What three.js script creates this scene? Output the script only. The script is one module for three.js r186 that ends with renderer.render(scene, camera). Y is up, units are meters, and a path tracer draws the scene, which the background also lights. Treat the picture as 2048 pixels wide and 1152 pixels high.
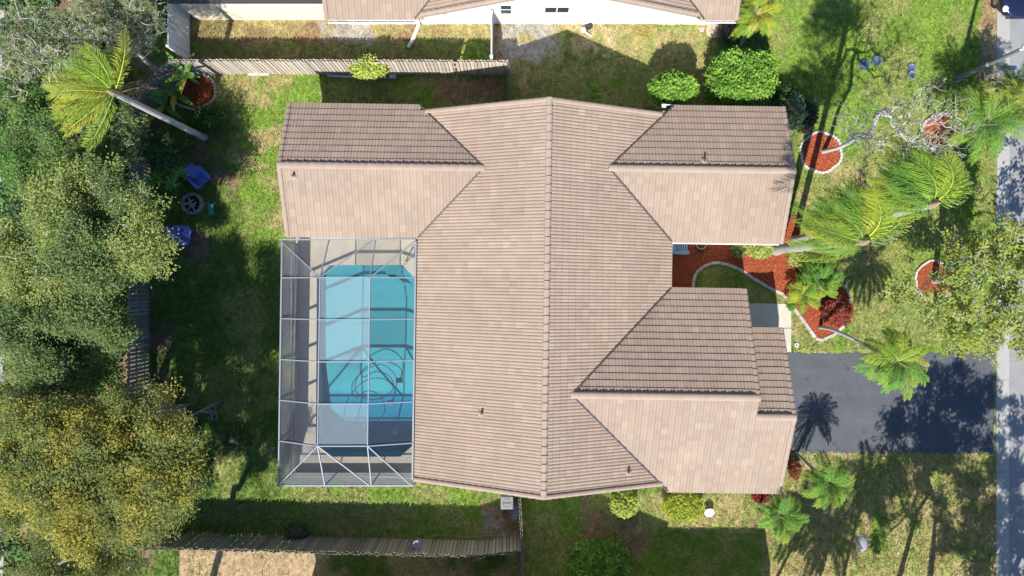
import * as THREE from 'three';
import { Sky } from 'three/addons/objects/Sky.js';
import { RoundedBoxGeometry } from 'three/addons/geometries/RoundedBoxGeometry.js';
import { mergeGeometries, mergeVertices, toCreasedNormals } from 'three/addons/utils/BufferGeometryUtils.js';

// ---------------------------------------------------------------- camera, sky, sun, exposure
const W = 2048, H = 1152, CAM_H = 32, PX = 24.5 / 1024;          // metres per photo pixel on the ground
const scene = new THREE.Scene();
const camera = new THREE.PerspectiveCamera(2 * Math.atan(576 * PX / CAM_H) * 180 / Math.PI, 16 / 9, 0.5, 3000);
camera.position.set(0, CAM_H, 0);
camera.up.set(0, 0, -1);
camera.lookAt(0, 0, 0);

const SUN = new THREE.Vector3(-0.225, 1, 0.92).normalize();       // read from the ridge, fence and palm shadows
const sky = new Sky();
sky.scale.setScalar(2500);
sky.material.uniforms.sunPosition.value.copy(SUN);
sky.material.uniforms.turbidity.value = 2.5;
sky.material.uniforms.rayleigh.value = 1.2;
sky.material.uniforms.mieCoefficient.value = 0.004;
scene.add(sky);
scene.environmentIntensity = 0.112;
const sun = new THREE.DirectionalLight(new THREE.Color(1, 0.945, 0.86), 4.8);
sun.position.copy(SUN).multiplyScalar(80);
sun.castShadow = true;
sun.shadow.mapSize.set(4096, 4096);
Object.assign(sun.shadow.camera, { left: -34, right: 34, top: 30, bottom: -30, near: 5, far: 200 });
scene.add(sun); scene.add(sun.target);
const renderer = new THREE.WebGLRenderer({ antialias: true });
renderer.setSize(1024, 576);
renderer.toneMapping = THREE.LinearToneMapping;
renderer.toneMappingExposure = 1.6;
renderer.shadowMap.enabled = true;

// ---------------------------------------------------------------- helpers
function rng(seed) { let a = seed >>> 0; return () => { a |= 0; a = a + 0x6D2B79F5 | 0; let t = Math.imul(a ^ a >>> 15, 1 | a); t = t + Math.imul(t ^ t >>> 7, 61 | t) ^ t; return ((t ^ t >>> 14) >>> 0) / 4294967296; }; }
const V = (x, y, z) => new THREE.Vector3(x, y, z);
const C = (r, g, b) => new THREE.Color().setRGB(r, g, b);
/** photo pixel of a point at height h -> world position */
const P = (px, py, h = 0) => V((px - 1024) * PX * (CAM_H - h) / CAM_H, h, (py - 576) * PX * (CAM_H - h) / CAM_H);
const lerp = THREE.MathUtils.lerp, clamp = THREE.MathUtils.clamp, smooth = (x, a, b) => THREE.MathUtils.smoothstep(x, a, b);
const taken = new Map();
function numbered(name) { const n = taken.get(name) || 0; taken.set(name, n + 1); return n ? `${name}_${String(n).padStart(3, '0')}` : name; }
function std(r, g, b, roughness = 0.85, extra = {}) { return new THREE.MeshStandardMaterial({ color: C(r, g, b), roughness, ...extra }); }
function tag(o, label, category, group, kind) {
  if (label) o.userData.label = label; if (category) o.userData.category = category;
  if (group) o.userData.group = group; if (kind) o.userData.kind = kind; return o;
}
function thing(name, label, category, pos = [0, 0, 0], turn = 0, group) {
  const o = new THREE.Group(); o.name = numbered(name); o.position.set(...pos); o.rotation.y = turn;
  tag(o, label, category, group); scene.add(o); return o;
}
function part(parent, name, geo, mat, label) {
  const m = new THREE.Mesh(geo, mat); m.name = name; m.castShadow = m.receiveShadow = true; parent.add(m);
  if (label) m.userData.label = label; return m;
}
function structure(name, geo, mat, label, category) {
  const m = new THREE.Mesh(geo, mat); m.name = numbered(name); m.castShadow = m.receiveShadow = true; m.userData.kind = 'structure';
  tag(m, label, category); scene.add(m); return m;
}
const box = (w, h, d, x = 0, y = 0, z = 0) => new THREE.BoxGeometry(w, h, d).translate(x, y, z);
const rbox = (w, h, d, r, x = 0, y = 0, z = 0, seg = 1) => new RoundedBoxGeometry(w, h, d, seg, r).translate(x, y, z);
function plain(g) { const o = new THREE.BufferGeometry(); const q = g.index ? g.toNonIndexed() : g; o.setAttribute('position', q.getAttribute('position')); o.setAttribute('normal', q.getAttribute('normal')); return o; }
const merge = list => mergeGeometries(list.map(plain));
/** square or round bar between two points */
function bar(a, b, w, h = w, n = 4) {
  const d = b.clone().sub(a), L = d.length();
  const g = n === 4 ? new THREE.BoxGeometry(w, L, h) : new THREE.CylinderGeometry(w / 2, w / 2, L, n);
  g.applyQuaternion(new THREE.Quaternion().setFromUnitVectors(V(0, 1, 0), d.normalize()));
  return g.translate((a.x + b.x) / 2, (a.y + b.y) / 2, (a.z + b.z) / 2);
}
/** beam whose wide side stands upright */
function beam(a, b, w, h) {
  const d = b.clone().sub(a), L = d.length(), z = d.normalize(), x = V(0, 1, 0).cross(z).normalize(), y = z.clone().cross(x);
  const m = new THREE.Matrix4().makeBasis(x, y, z).setPosition(a.clone().add(b).multiplyScalar(0.5));
  return new THREE.BoxGeometry(w, h, L).applyMatrix4(m);
}
/** tapered tube along points with radii */
function tube(pts, radii, sides = 6, cap = true) {
  const pos = [], idx = [], nor = []; let up = V(0.13, 0.31, 0.94);
  const n = pts.length;
  for (let i = 0; i < n; i++) {
    const t = pts[Math.min(i + 1, n - 1)].clone().sub(pts[Math.max(i - 1, 0)]).normalize();
    let s = up.clone().cross(t); if (s.lengthSq() < 1e-4) s = V(1, 0, 0).cross(t); s.normalize(); const b = t.clone().cross(s).normalize(); up = b;
    for (let k = 0; k < sides; k++) {
      const a = k / sides * Math.PI * 2, c = Math.cos(a), q = Math.sin(a), r = radii[i];
      const nx = s.x * c + b.x * q, ny = s.y * c + b.y * q, nz = s.z * c + b.z * q;
      pos.push(pts[i].x + nx * r, pts[i].y + ny * r, pts[i].z + nz * r); nor.push(nx, ny, nz);
    }
  }
  for (let i = 0; i < n - 1; i++) for (let k = 0; k < sides; k++) { const a = i * sides + k, b = i * sides + (k + 1) % sides, c = a + sides, d = b + sides; idx.push(a, b, c, b, d, c); }
  if (cap) for (const [row, flip] of [[0, true], [n - 1, false]]) for (let k = 1; k < sides - 1; k++) { const a = row * sides, b = a + k, c = a + k + 1; flip ? idx.push(a, c, b) : idx.push(a, b, c); }
  const g = new THREE.BufferGeometry(); g.setAttribute('position', new THREE.Float32BufferAttribute(pos, 3)); g.setAttribute('normal', new THREE.Float32BufferAttribute(nor, 3)); g.setIndex(idx); return g;
}
function shapeOf(list) { const s = new THREE.Shape(); list.forEach(([x, z], i) => i ? s.lineTo(x, -z) : s.moveTo(x, -z)); s.closePath(); return s; }
/** flat sheet from an outline in x,z, facing up, uv in metres */
function sheet(outline, y, holes = []) {
  const s = shapeOf(outline); for (const h of holes) s.holes.push(shapeOf(h));
  const g = new THREE.ShapeGeometry(s, 1); g.rotateX(-Math.PI / 2); g.translate(0, y, 0);
  const p = g.getAttribute('position'), uv = g.getAttribute('uv'); for (let i = 0; i < p.count; i++) uv.setXY(i, p.getX(i), p.getZ(i));
  return g;
}
/** slab with a top at y and a thickness, chamfered a little */
function slab(outline, y, t, bevel = 0.01, holes = []) {
  const s = shapeOf(outline); for (const h of holes) s.holes.push(shapeOf(h));
  const g = new THREE.ExtrudeGeometry(s, { depth: t - 2 * bevel, bevelEnabled: bevel > 0, bevelThickness: bevel, bevelSize: bevel, bevelOffset: -bevel, bevelSegments: 1, curveSegments: 8 });
  g.rotateX(-Math.PI / 2); g.translate(0, y - t + bevel, 0);
  const p = g.getAttribute('position'), uv = g.getAttribute('uv'); for (let i = 0; i < p.count; i++) uv.setXY(i, p.getX(i), p.getZ(i));
  return g;
}
// value noise
function noise2(seed) {
  const r = rng(seed), N = 256, t = new Float32Array(N * N); for (let i = 0; i < N * N; i++) t[i] = r();
  return (x, y) => { const xi = Math.floor(x), yi = Math.floor(y), fx = x - xi, fy = y - yi, u = fx * fx * (3 - 2 * fx), v = fy * fy * (3 - 2 * fy);
    const a = (xi & 255), b = (xi + 1 & 255), c = (yi & 255) << 8, d = (yi + 1 & 255) << 8;
    return (t[a + c] * (1 - u) + t[b + c] * u) * (1 - v) + (t[a + d] * (1 - u) + t[b + d] * u) * v; };
}
const nA = noise2(11), nB = noise2(23), nC = noise2(37);
const fbm = (n, x, y, o = 4) => { let s = 0, a = 0.5, f = 1; for (let i = 0; i < o; i++) { s += a * n(x * f + i * 17.3, y * f + i * 9.1); a *= 0.5; f *= 2.03; } return s / (1 - Math.pow(0.5, o)); };
const enc = v => { v = clamp(v, 0, 1); return Math.round(255 * (v <= 0.0031308 ? 12.92 * v : 1.055 * Math.pow(v, 1 / 2.4) - 0.055)); };
/** colour texture: f(u,v) in 0..1 -> [r,g,b] linear */
function colorTex(w, h, f, repeat) {
  const d = new Uint8Array(w * h * 4);
  for (let j = 0; j < h; j++) for (let i = 0; i < w; i++) { const c = f((i + 0.5) / w, (j + 0.5) / h), k = (j * w + i) * 4; d[k] = enc(c[0]); d[k + 1] = enc(c[1]); d[k + 2] = enc(c[2]); d[k + 3] = 255; }
  const t = new THREE.DataTexture(d, w, h); t.colorSpace = THREE.SRGBColorSpace; t.wrapS = t.wrapT = THREE.RepeatWrapping; t.magFilter = THREE.LinearFilter; t.minFilter = THREE.LinearMipmapLinearFilter; t.generateMipmaps = true;
  if (repeat) t.repeat.set(repeat[0], repeat[1]); t.needsUpdate = true; return t;
}
function grayTex(w, h, f, repeat) {
  const d = new Uint8Array(w * h * 4);
  for (let j = 0; j < h; j++) for (let i = 0; i < w; i++) { const c = clamp(f((i + 0.5) / w, (j + 0.5) / h), 0, 1) * 255, k = (j * w + i) * 4; d[k] = d[k + 1] = d[k + 2] = c; d[k + 3] = 255; }
  const t = new THREE.DataTexture(d, w, h); t.wrapS = t.wrapT = THREE.RepeatWrapping; t.magFilter = THREE.LinearFilter; t.needsUpdate = true; if (repeat) t.repeat.set(repeat[0], repeat[1]); return t;
}
/** periodic noise in 0..1 uv: blends the wrap so that tiles join */
const pern = (n, u, v, f, o = 4) => { const a = fbm(n, u * f, v * f, o), b = fbm(n, (u - 1) * f + 256, v * f, o), c = fbm(n, u * f, (v - 1) * f + 256, o), d = fbm(n, (u - 1) * f + 256, (v - 1) * f + 256, o), s = smooth(u, 0.75, 1), t = smooth(v, 0.75, 1); return lerp(lerp(a, b, s), lerp(c, d, s), t); };
function scatter(parent, name, geo, mat, items) {           // items: {m: Matrix4, c: Color}
  const im = new THREE.InstancedMesh(geo, mat, items.length); im.name = name; im.castShadow = im.receiveShadow = true; im.userData.kind = 'stuff';
  items.forEach((it, i) => { im.setMatrixAt(i, it.m); if (it.c) im.setColorAt(i, it.c); });
  parent.add(im); return im;
}
// ---------------------------------------------------------------- ground
const POOL = [[660, 530], [806, 530], [830, 557], [829, 888], [801, 913], [660, 913], [632, 887], [634, 557]].map(([x, y]) => { const p = P(x, y); return [p.x, p.z]; });
// matter on the ground, in photo pixels at ground level: kinds of turf and soil
const KIND = {
  lush: [0.185, 0.290, 0.038], green: [0.130, 0.205, 0.032], olive: [0.270, 0.298, 0.084], dry: [0.37, 0.32, 0.135], straw: [0.46, 0.38, 0.20],
  soil: [0.36, 0.325, 0.285], litter: [0.205, 0.145, 0.085], sand: [0.40, 0.285, 0.165], rust: [0.31, 0.215, 0.11],
};
// [x0, y0, x1, y1, main kind, second kind, share of the second, patch size px, edge px]
const ZONES = [
  [-400, -400, 2500, 1600, 'green', 'olive', 0.4, 90, 1],
  [-400, -400, 300, 1600, 'litter', 'green', 0.45, 60, 20],
  [-400, 560, 60, 1100, 'sand', 'litter', 0.4, 60, 30],
  [290, 130, 640, 360, 'olive', 'dry', 0.42, 45, 20],
  [480, 150, 590, 480, 'dry', 'lush', 0.5, 40, 18],
  [583, 150, 642, 212, 'lush', 'green', 0.2, 30, 5],
  [290, 200, 470, 520, 'green', 'litter', 0.36, 40, 30],
  [290, 520, 600, 1010, 'green', 'olive', 0.4, 50, 25],
  [290, 600, 345, 1000, 'litter', 'green', 0.4, 40, 18],
  [640, 146, 1020, 215, 'olive', 'lush', 0.45, 50, 8],
  [860, 150, 1000, 200, 'rust', 'olive', 0.4, 30, 14],
  [370, -200, 1020, 128, 'dry', 'rust', 0.45, 34, 6],
  [380, 84, 800, 130, 'dry', 'olive', 0.5, 40, 16],
  [800, 84, 985, 130, 'olive', 'lush', 0.4, 40, 14],
  [640, 36, 745, 88, 'soil', 'dry', 0.35, 22, 14],
  [1000, 40, 1120, 130, 'soil', 'dry', 0.35, 26, 18],
  [1110, 30, 1250, 110, 'straw', 'olive', 0.5, 24, 24],
  [1230, 40, 1430, 160, 'dry', 'olive', 0.5, 26, 20],
  [1020, 120, 1300, 215, 'olive', 'dry', 0.40, 34, 24],
  [1170, 150, 1330, 215, 'olive', 'lush', 0.4, 34, 20],
  [1530, -200, 2000, 240, 'lush', 'olive', 0.42, 60, 18],
  [1590, 240, 1990, 480, 'olive', 'lush', 0.5, 55, 30],
  [1600, 330, 1760, 420, 'olive', 'dry', 0.5, 40, 30],
  [1960, -100, 1998, 210, 'straw', 'rust', 0.45, 24, 8],
  [1580, 440, 1995, 712, 'olive', 'lush', 0.42, 60, 25],
  [1690, 480, 1760, 620, 'olive', 'dry', 0.45, 30, 20],
  [1582, 630, 1660, 712, 'dry', 'olive', 0.5, 30, 14],
  [1350, 510, 1600, 612, 'olive', 'lush', 0.42, 40, 4],
  [560, 970, 1010, 1015, 'olive', 'lush', 0.45, 40, 8],
  [380, 1005, 1045, 1110, 'olive', 'lush', 0.45, 60, 10],
  [960, 1005, 1050, 1080, 'soil', 'rust', 0.55, 22, 14],
  [1040, 990, 1540, 1400, 'olive', 'lush', 0.45, 50, 8],
  [1170, 1010, 1300, 1110, 'rust', 'olive', 0.4, 36, 22],
  [1275, 985, 1530, 1062, 'olive', 'dry', 0.5, 30, 12],
  [1525, 900, 1995, 1400, 'dry', 'olive', 0.5, 30, 10],
  [1700, 905, 1995, 1010, 'olive', 'dry', 0.45, 34, 20],
  [1745, 1015, 1770, 1105, 'lush', 'dry', 0.35, 14, 8],
  [360, 1098, 1042, 1400, 'sand', 'straw', 0.4, 26, 3],
  [640, 1108, 1042, 1400, 'dry', 'green', 0.45, 40, 14],
];
function groundKind(px, py, out) {
  const wx = (fbm(nA, px / 26, py / 26, 3) - 0.5) * 2, wy = (fbm(nB, px / 26, py / 26, 3) - 0.5) * 2;
  let r = 0, g = 0, b = 0, grass = 1;
  for (const z of ZONES) {
    const x = px + wx * z[8], y = py + wy * z[8], e = Math.max(1, z[8] * 0.5);
    if (x < z[0] - e || x > z[2] + e || y < z[1] - e || y > z[3] + e) continue;
    const w = Math.min(smooth(x, z[0] - e, z[0] + e), 1 - smooth(x, z[2] - e, z[2] + e), smooth(y, z[1] - e, z[1] + e), 1 - smooth(y, z[3] - e, z[3] + e));
    if (w <= 0) continue;
    const m = smooth(fbm(nC, px / z[7], py / z[7], 4), 1 - z[6] - 0.12, 1 - z[6] + 0.12), k1 = KIND[z[4]], k2 = KIND[z[5]];
    r = lerp(r, lerp(k1[0], k2[0], m), w); g = lerp(g, lerp(k1[1], k2[1], m), w); b = lerp(b, lerp(k1[2], k2[2], m), w);
    const bare = k => (k === 'soil' || k === 'litter' || k === 'sand') ? 0 : 1;
    grass = lerp(grass, lerp(bare(z[4]), bare(z[5]), m), w);
  }
  out[0] = r; out[1] = g; out[2] = b; out[3] = grass; return out;
}
// outline of the textured lot (metres) and its texture
const LOT = { x0: -27, x1: 27, z0: -15.2, z1: 15.2 };
const gtmp = [0, 0, 0, 0], gr = rng(5);
const lotTex = colorTex(2048, 1152, (u, v) => {
  const px = (lerp(LOT.x0, LOT.x1, u)) / PX + 1024, py = (lerp(LOT.z0, LOT.z1, v)) / PX + 576;
  groundKind(px, py, gtmp);
  const f = 0.50 + 0.8 * fbm(nB, px / 7, py / 7, 3) + (gr() - 0.5) * 0.75, y = (gr() - 0.5) * 0.12, s = gr() < 0.03 ? 1.35 : 1;
  return [gtmp[0] * f * s * (1 + y), gtmp[1] * f * s, gtmp[2] * f * s * (1 - y)];
});
const lotBump = grayTex(512, 512, (u, v) => 0.5 * pern(nA, u, v, 60, 3) + 0.5 * gr());
lotBump.repeat.set(12, 7);
const lotMat = new THREE.MeshStandardMaterial({ map: lotTex, roughness: 0.95, bumpMap: lotBump, bumpScale: 0.03 });
function lotGeo() {
  const g = sheet([[LOT.x0, LOT.z0], [LOT.x1, LOT.z0], [LOT.x1, LOT.z1], [LOT.x0, LOT.z1]], 0, [POOL]);
  const p = g.getAttribute('position'), uv = g.getAttribute('uv');
  for (let i = 0; i < p.count; i++) uv.setXY(i, (p.getX(i) - LOT.x0) / (LOT.x1 - LOT.x0), (p.getZ(i) - LOT.z0) / (LOT.z1 - LOT.z0));
  return g;
}
structure('lawn', lotGeo(), lotMat);
const farTex = colorTex(512, 512, (u, v) => { const m = pern(nC, u, v, 9, 4), f = 0.7 + 0.5 * pern(nA, u, v, 60, 3) + (gr() - 0.5) * 0.3, a = KIND.green, b = KIND.dry; return [0, 1, 2].map(i => lerp(a[i], b[i], smooth(m, 0.35, 0.7)) * f); });
farTex.repeat.set(1 / 14, 1 / 14);
structure('ground', sheet([[-400, -400], [400, -400], [400, 400], [-400, 400]], -0.03, [[[LOT.x0 + 1, LOT.z0 + 1], [LOT.x1 - 1, LOT.z0 + 1], [LOT.x1 - 1, LOT.z1 - 1], [LOT.x0 + 1, LOT.z1 - 1]]]), new THREE.MeshStandardMaterial({ map: farTex, roughness: 0.95 }));

// paved surfaces
const asphTex = colorTex(512, 512, (u, v) => { const f = 0.8 + 0.3 * pern(nA, u, v, 14, 4) + (gr() - 0.5) * 0.35, s = gr() < 0.004 ? 1.7 : 1; return [0.088 * f * s, 0.095 * f * s, 0.112 * f * s]; });
asphTex.repeat.set(1 / 5, 1 / 5);
const roadTex = colorTex(512, 512, (u, v) => { const f = 0.82 + 0.3 * pern(nB, u, v, 10, 4) + (gr() - 0.5) * 0.3; return [0.27 * f, 0.27 * f, 0.275 * f]; });
roadTex.repeat.set(1 / 5, 1 / 5);
const concTex = colorTex(512, 512, (u, v) => { const f = 0.84 + 0.3 * pern(nC, u, v, 7, 5) + (gr() - 0.5) * 0.08; return [0.50 * f, 0.47 * f, 0.40 * f]; });
concTex.repeat.set(1 / 4, 1 / 4);
const fineBump = grayTex(256, 256, () => gr()); fineBump.repeat.set(1 / 1.2, 1 / 1.2);
const asphMat = new THREE.MeshStandardMaterial({ map: asphTex, roughness: 0.85, bumpMap: fineBump, bumpScale: 0.006 });
const roadMat = new THREE.MeshStandardMaterial({ map: roadTex, roughness: 0.9, bumpMap: fineBump, bumpScale: 0.005 });
const concMat = new THREE.MeshStandardMaterial({ map: concTex, roughness: 0.9, bumpMap: fineBump, bumpScale: 0.003 });
const gutterMat = new THREE.MeshStandardMaterial({ map: concTex, color: C(0.74, 0.78, 0.86), roughness: 0.9 });
const px2 = list => list.map(([x, y]) => { const p = P(x, y); return [p.x, p.z]; });
const edgeNoise = (x0, y0, x1, y1, n, amp, seed) => { const r = rng(seed), o = []; for (let i = 0; i <= n; i++) { const t = i / n; o.push([lerp(x0, x1, t), lerp(y0, y1, t) + (i && i < n ? (r() - 0.5) * amp : 0)]); } return o; };
// the drive has its own sheet of asphalt: tyre-worn bands, oil spots and hair cracks
const driveTex = (() => { const r = rng(71), spots = Array.from({ length: 26 }, () => [r() * 11, r() * 5.4, 0.05 + r() * 0.16, 0.72 + r() * 0.2]), cracks = Array.from({ length: 5 }, () => ({ x: r() * 11, a: (r() - 0.5) * 1.2 }));
  return colorTex(1408, 704, (u, v) => { const x = u * 11, z = v * 5.5; let f = 0.80 + 0.34 * fbm(nA, x * 1.3, z * 1.3, 5) + (gr() - 0.5) * 0.34; const w = fbm(nB, x * 0.5, 3, 2) * 0.5;
    for (const c of [0.95, 2.0, 3.35, 4.45]) f *= 1 + 0.07 * Math.exp(-(((z - c - w * 0.2) / 0.16) ** 2)) * (0.5 + fbm(nC, x * 2, z * 4, 2));
    for (const s of spots) { const d = Math.hypot(x - s[0], z - s[1]) / s[2] + (fbm(nC, x * 5, z * 5, 2) - 0.5) * 0.8; if (d < 1) f *= lerp(s[3], 1, smooth(d, 0.5, 1)); }
    for (const c of cracks) { const d = Math.abs(x - c.x - (z - 2.7) * c.a - (fbm(nA, z * 2.2, c.x * 7, 3) - 0.5) * 1.1); if (d < 0.012 && fbm(nB, z * 1.2, c.x, 2) > 0.42) f *= 0.6; }
    const fleck = gr() < 0.0012 ? 2.6 : 1; return [0.090 * f * fleck, 0.096 * f * fleck, 0.110 * f * fleck]; }); })();
driveTex.repeat.set(1 / 11, 1 / 5.5); driveTex.offset.set(-12.3 / 11, -3.0 / 5.5);
const driveMat = new THREE.MeshStandardMaterial({ map: driveTex, roughness: 0.85, bumpMap: fineBump, bumpScale: 0.006 });
structure('driveway', slab(px2([...edgeNoise(1540, 706, 1989, 706, 90, 6, 3), ...edgeNoise(1987, 906, 1540, 905, 90, 6, 4)]), 0.018, 0.1, 0.008), driveMat);
structure('road', sheet([[(2014 - 1024) * PX, -60], [60, -60], [60, 60], [(2010 - 1024) * PX, 60]], 0.02), roadMat);
// rolled kerb: gutter slabs cut by joints
{ const k = new THREE.Group(); k.name = 'kerb'; k.userData.kind = 'structure'; scene.add(k);
  const xo = z => ((1992 - 1024) * PX) - 0.0012 * z;
  for (let i = 0; i < 14; i++) { const z0 = -15.4 + i * 2.2, z1 = z0 + 2.185;
    part(k, 'kerb_stone', slab([[xo(z0), z0], [xo(z0) + 0.29, z0], [xo(z1) + 0.29, z1], [xo(z1), z1]], 0.055, 0.12, 0.012), gutterMat);
    part(k, 'gutter_slab', slab([[xo(z0) + 0.293, z0], [xo(z0) + 0.62, z0], [xo(z1) + 0.62, z1], [xo(z1) + 0.293, z1]], 0.034, 0.1, 0.006), gutterMat); } }
{ const k = new THREE.Group(); k.name = 'walkway'; k.userData.kind = 'structure'; scene.add(k);
  for (const [a, b] of [[607, 655.5], [656.5, 704]]) part(k, 'concrete_slab', slab(px2([[1498, a], [1582, a], [1582, b], [1498, b]]), 0.03, 0.1, 0.008), concMat); }
structure('side_path', sheet([[-27, -15], [(9 - 1024) * PX, -15], [(7 - 1024) * PX, 15], [-27, 15]], 0.012), gutterMat);
// ---------------------------------------------------------------- tiled houses
const ROLL = 0.138, TW = 2 * ROLL, TL = 0.308;
function tileGeo(sx = 1) {                                     // double-roll tile: x across, y up, z down the slope, butt at z = 0, head at z = -TL-0.05
  const n = 12, h0 = -(TL + 0.05), pos = [], idx = [];
  const prof = x => 0.027 * Math.pow(Math.abs(Math.sin(Math.PI * x / ROLL)), 0.55);
  const X = i => (i / n) * TW, row = (z, y, f = 1) => { for (let i = 0; i <= n; i++) pos.push(X(i) - TW / 2, y + prof(X(i)) * f, z); };
  row(h0, -0.004); row(0, 0.030); row(0, 0.030); row(-0.004, -0.010, 0.9);
  const q = (a, b) => { for (let i = 0; i < n; i++) { const p = a * (n + 1) + i, r = b * (n + 1) + i; idx.push(p, r, p + 1, p + 1, r, r + 1); } };
  q(0, 1); q(2, 3);
  const g = new THREE.BufferGeometry(); g.setAttribute('position', new THREE.Float32BufferAttribute(pos, 3)); g.setIndex(idx); g.computeVertexNormals(); return g;
}
const TILE = tileGeo();
function capGeo(r, L, drop = 0) {                              // half-round cap along z, butt at +L/2 a little higher; optional skirt on the +x side
  const n = 8, pos = [], idx = [];
  const row = (z, k, y) => { for (let i = 0; i <= n; i++) { const a = Math.PI * (1 - i / n); pos.push(Math.cos(a) * r * k, Math.sin(a) * r * 0.62 * k + y, z); } if (drop) pos.push(r * k, y - drop, z); };
  const m = n + (drop ? 1 : 0);
  row(-L / 2 - 0.02, 0.93, -0.01); row(L / 2, 1.04, 0.018); row(L / 2, 1.04, 0.018); row(L / 2 - 0.003, 0.86, -0.01);
  const q = (a, b) => { for (let i = 0; i < m; i++) { const p = a * (m + 1) + i, s = b * (m + 1) + i; idx.push(p, s, p + 1, p + 1, s, s + 1); } };
  q(0, 1); q(2, 3);
  const g = new THREE.BufferGeometry(); g.setAttribute('position', new THREE.Float32BufferAttribute(pos, 3)); g.setIndex(idx); g.computeVertexNormals(); return g;
}
const tileTones = [[0.324, 0.244, 0.185], [0.333, 0.255, 0.194], [0.321, 0.246, 0.187], [0.341, 0.263, 0.2], [0.329, 0.24, 0.184], [0.355, 0.279, 0.214], [0.314, 0.235, 0.179], [0.327, 0.249, 0.188]];
const tileBump = grayTex(128, 128, () => gr());
const tileMats = tileTones.map(t => new THREE.MeshStandardMaterial({ color: C(...t), roughness: 0.88 }));
const tileWhite = new THREE.MeshStandardMaterial({ color: 0xffffff, roughness: 0.88 });
const capMat = new THREE.MeshStandardMaterial({ color: C(0.330, 0.250, 0.192), roughness: 0.88 }), capMat2 = new THREE.MeshStandardMaterial({ color: C(0.345, 0.265, 0.205), roughness: 0.88 });
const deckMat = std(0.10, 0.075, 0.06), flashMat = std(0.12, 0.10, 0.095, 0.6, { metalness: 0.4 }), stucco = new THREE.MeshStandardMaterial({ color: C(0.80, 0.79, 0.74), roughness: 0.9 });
const whitePaint = std(0.80, 0.80, 0.78, 0.5), darkGlass = new THREE.MeshPhysicalMaterial({ color: C(0.03, 0.045, 0.05), roughness: 0.06 });
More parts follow.
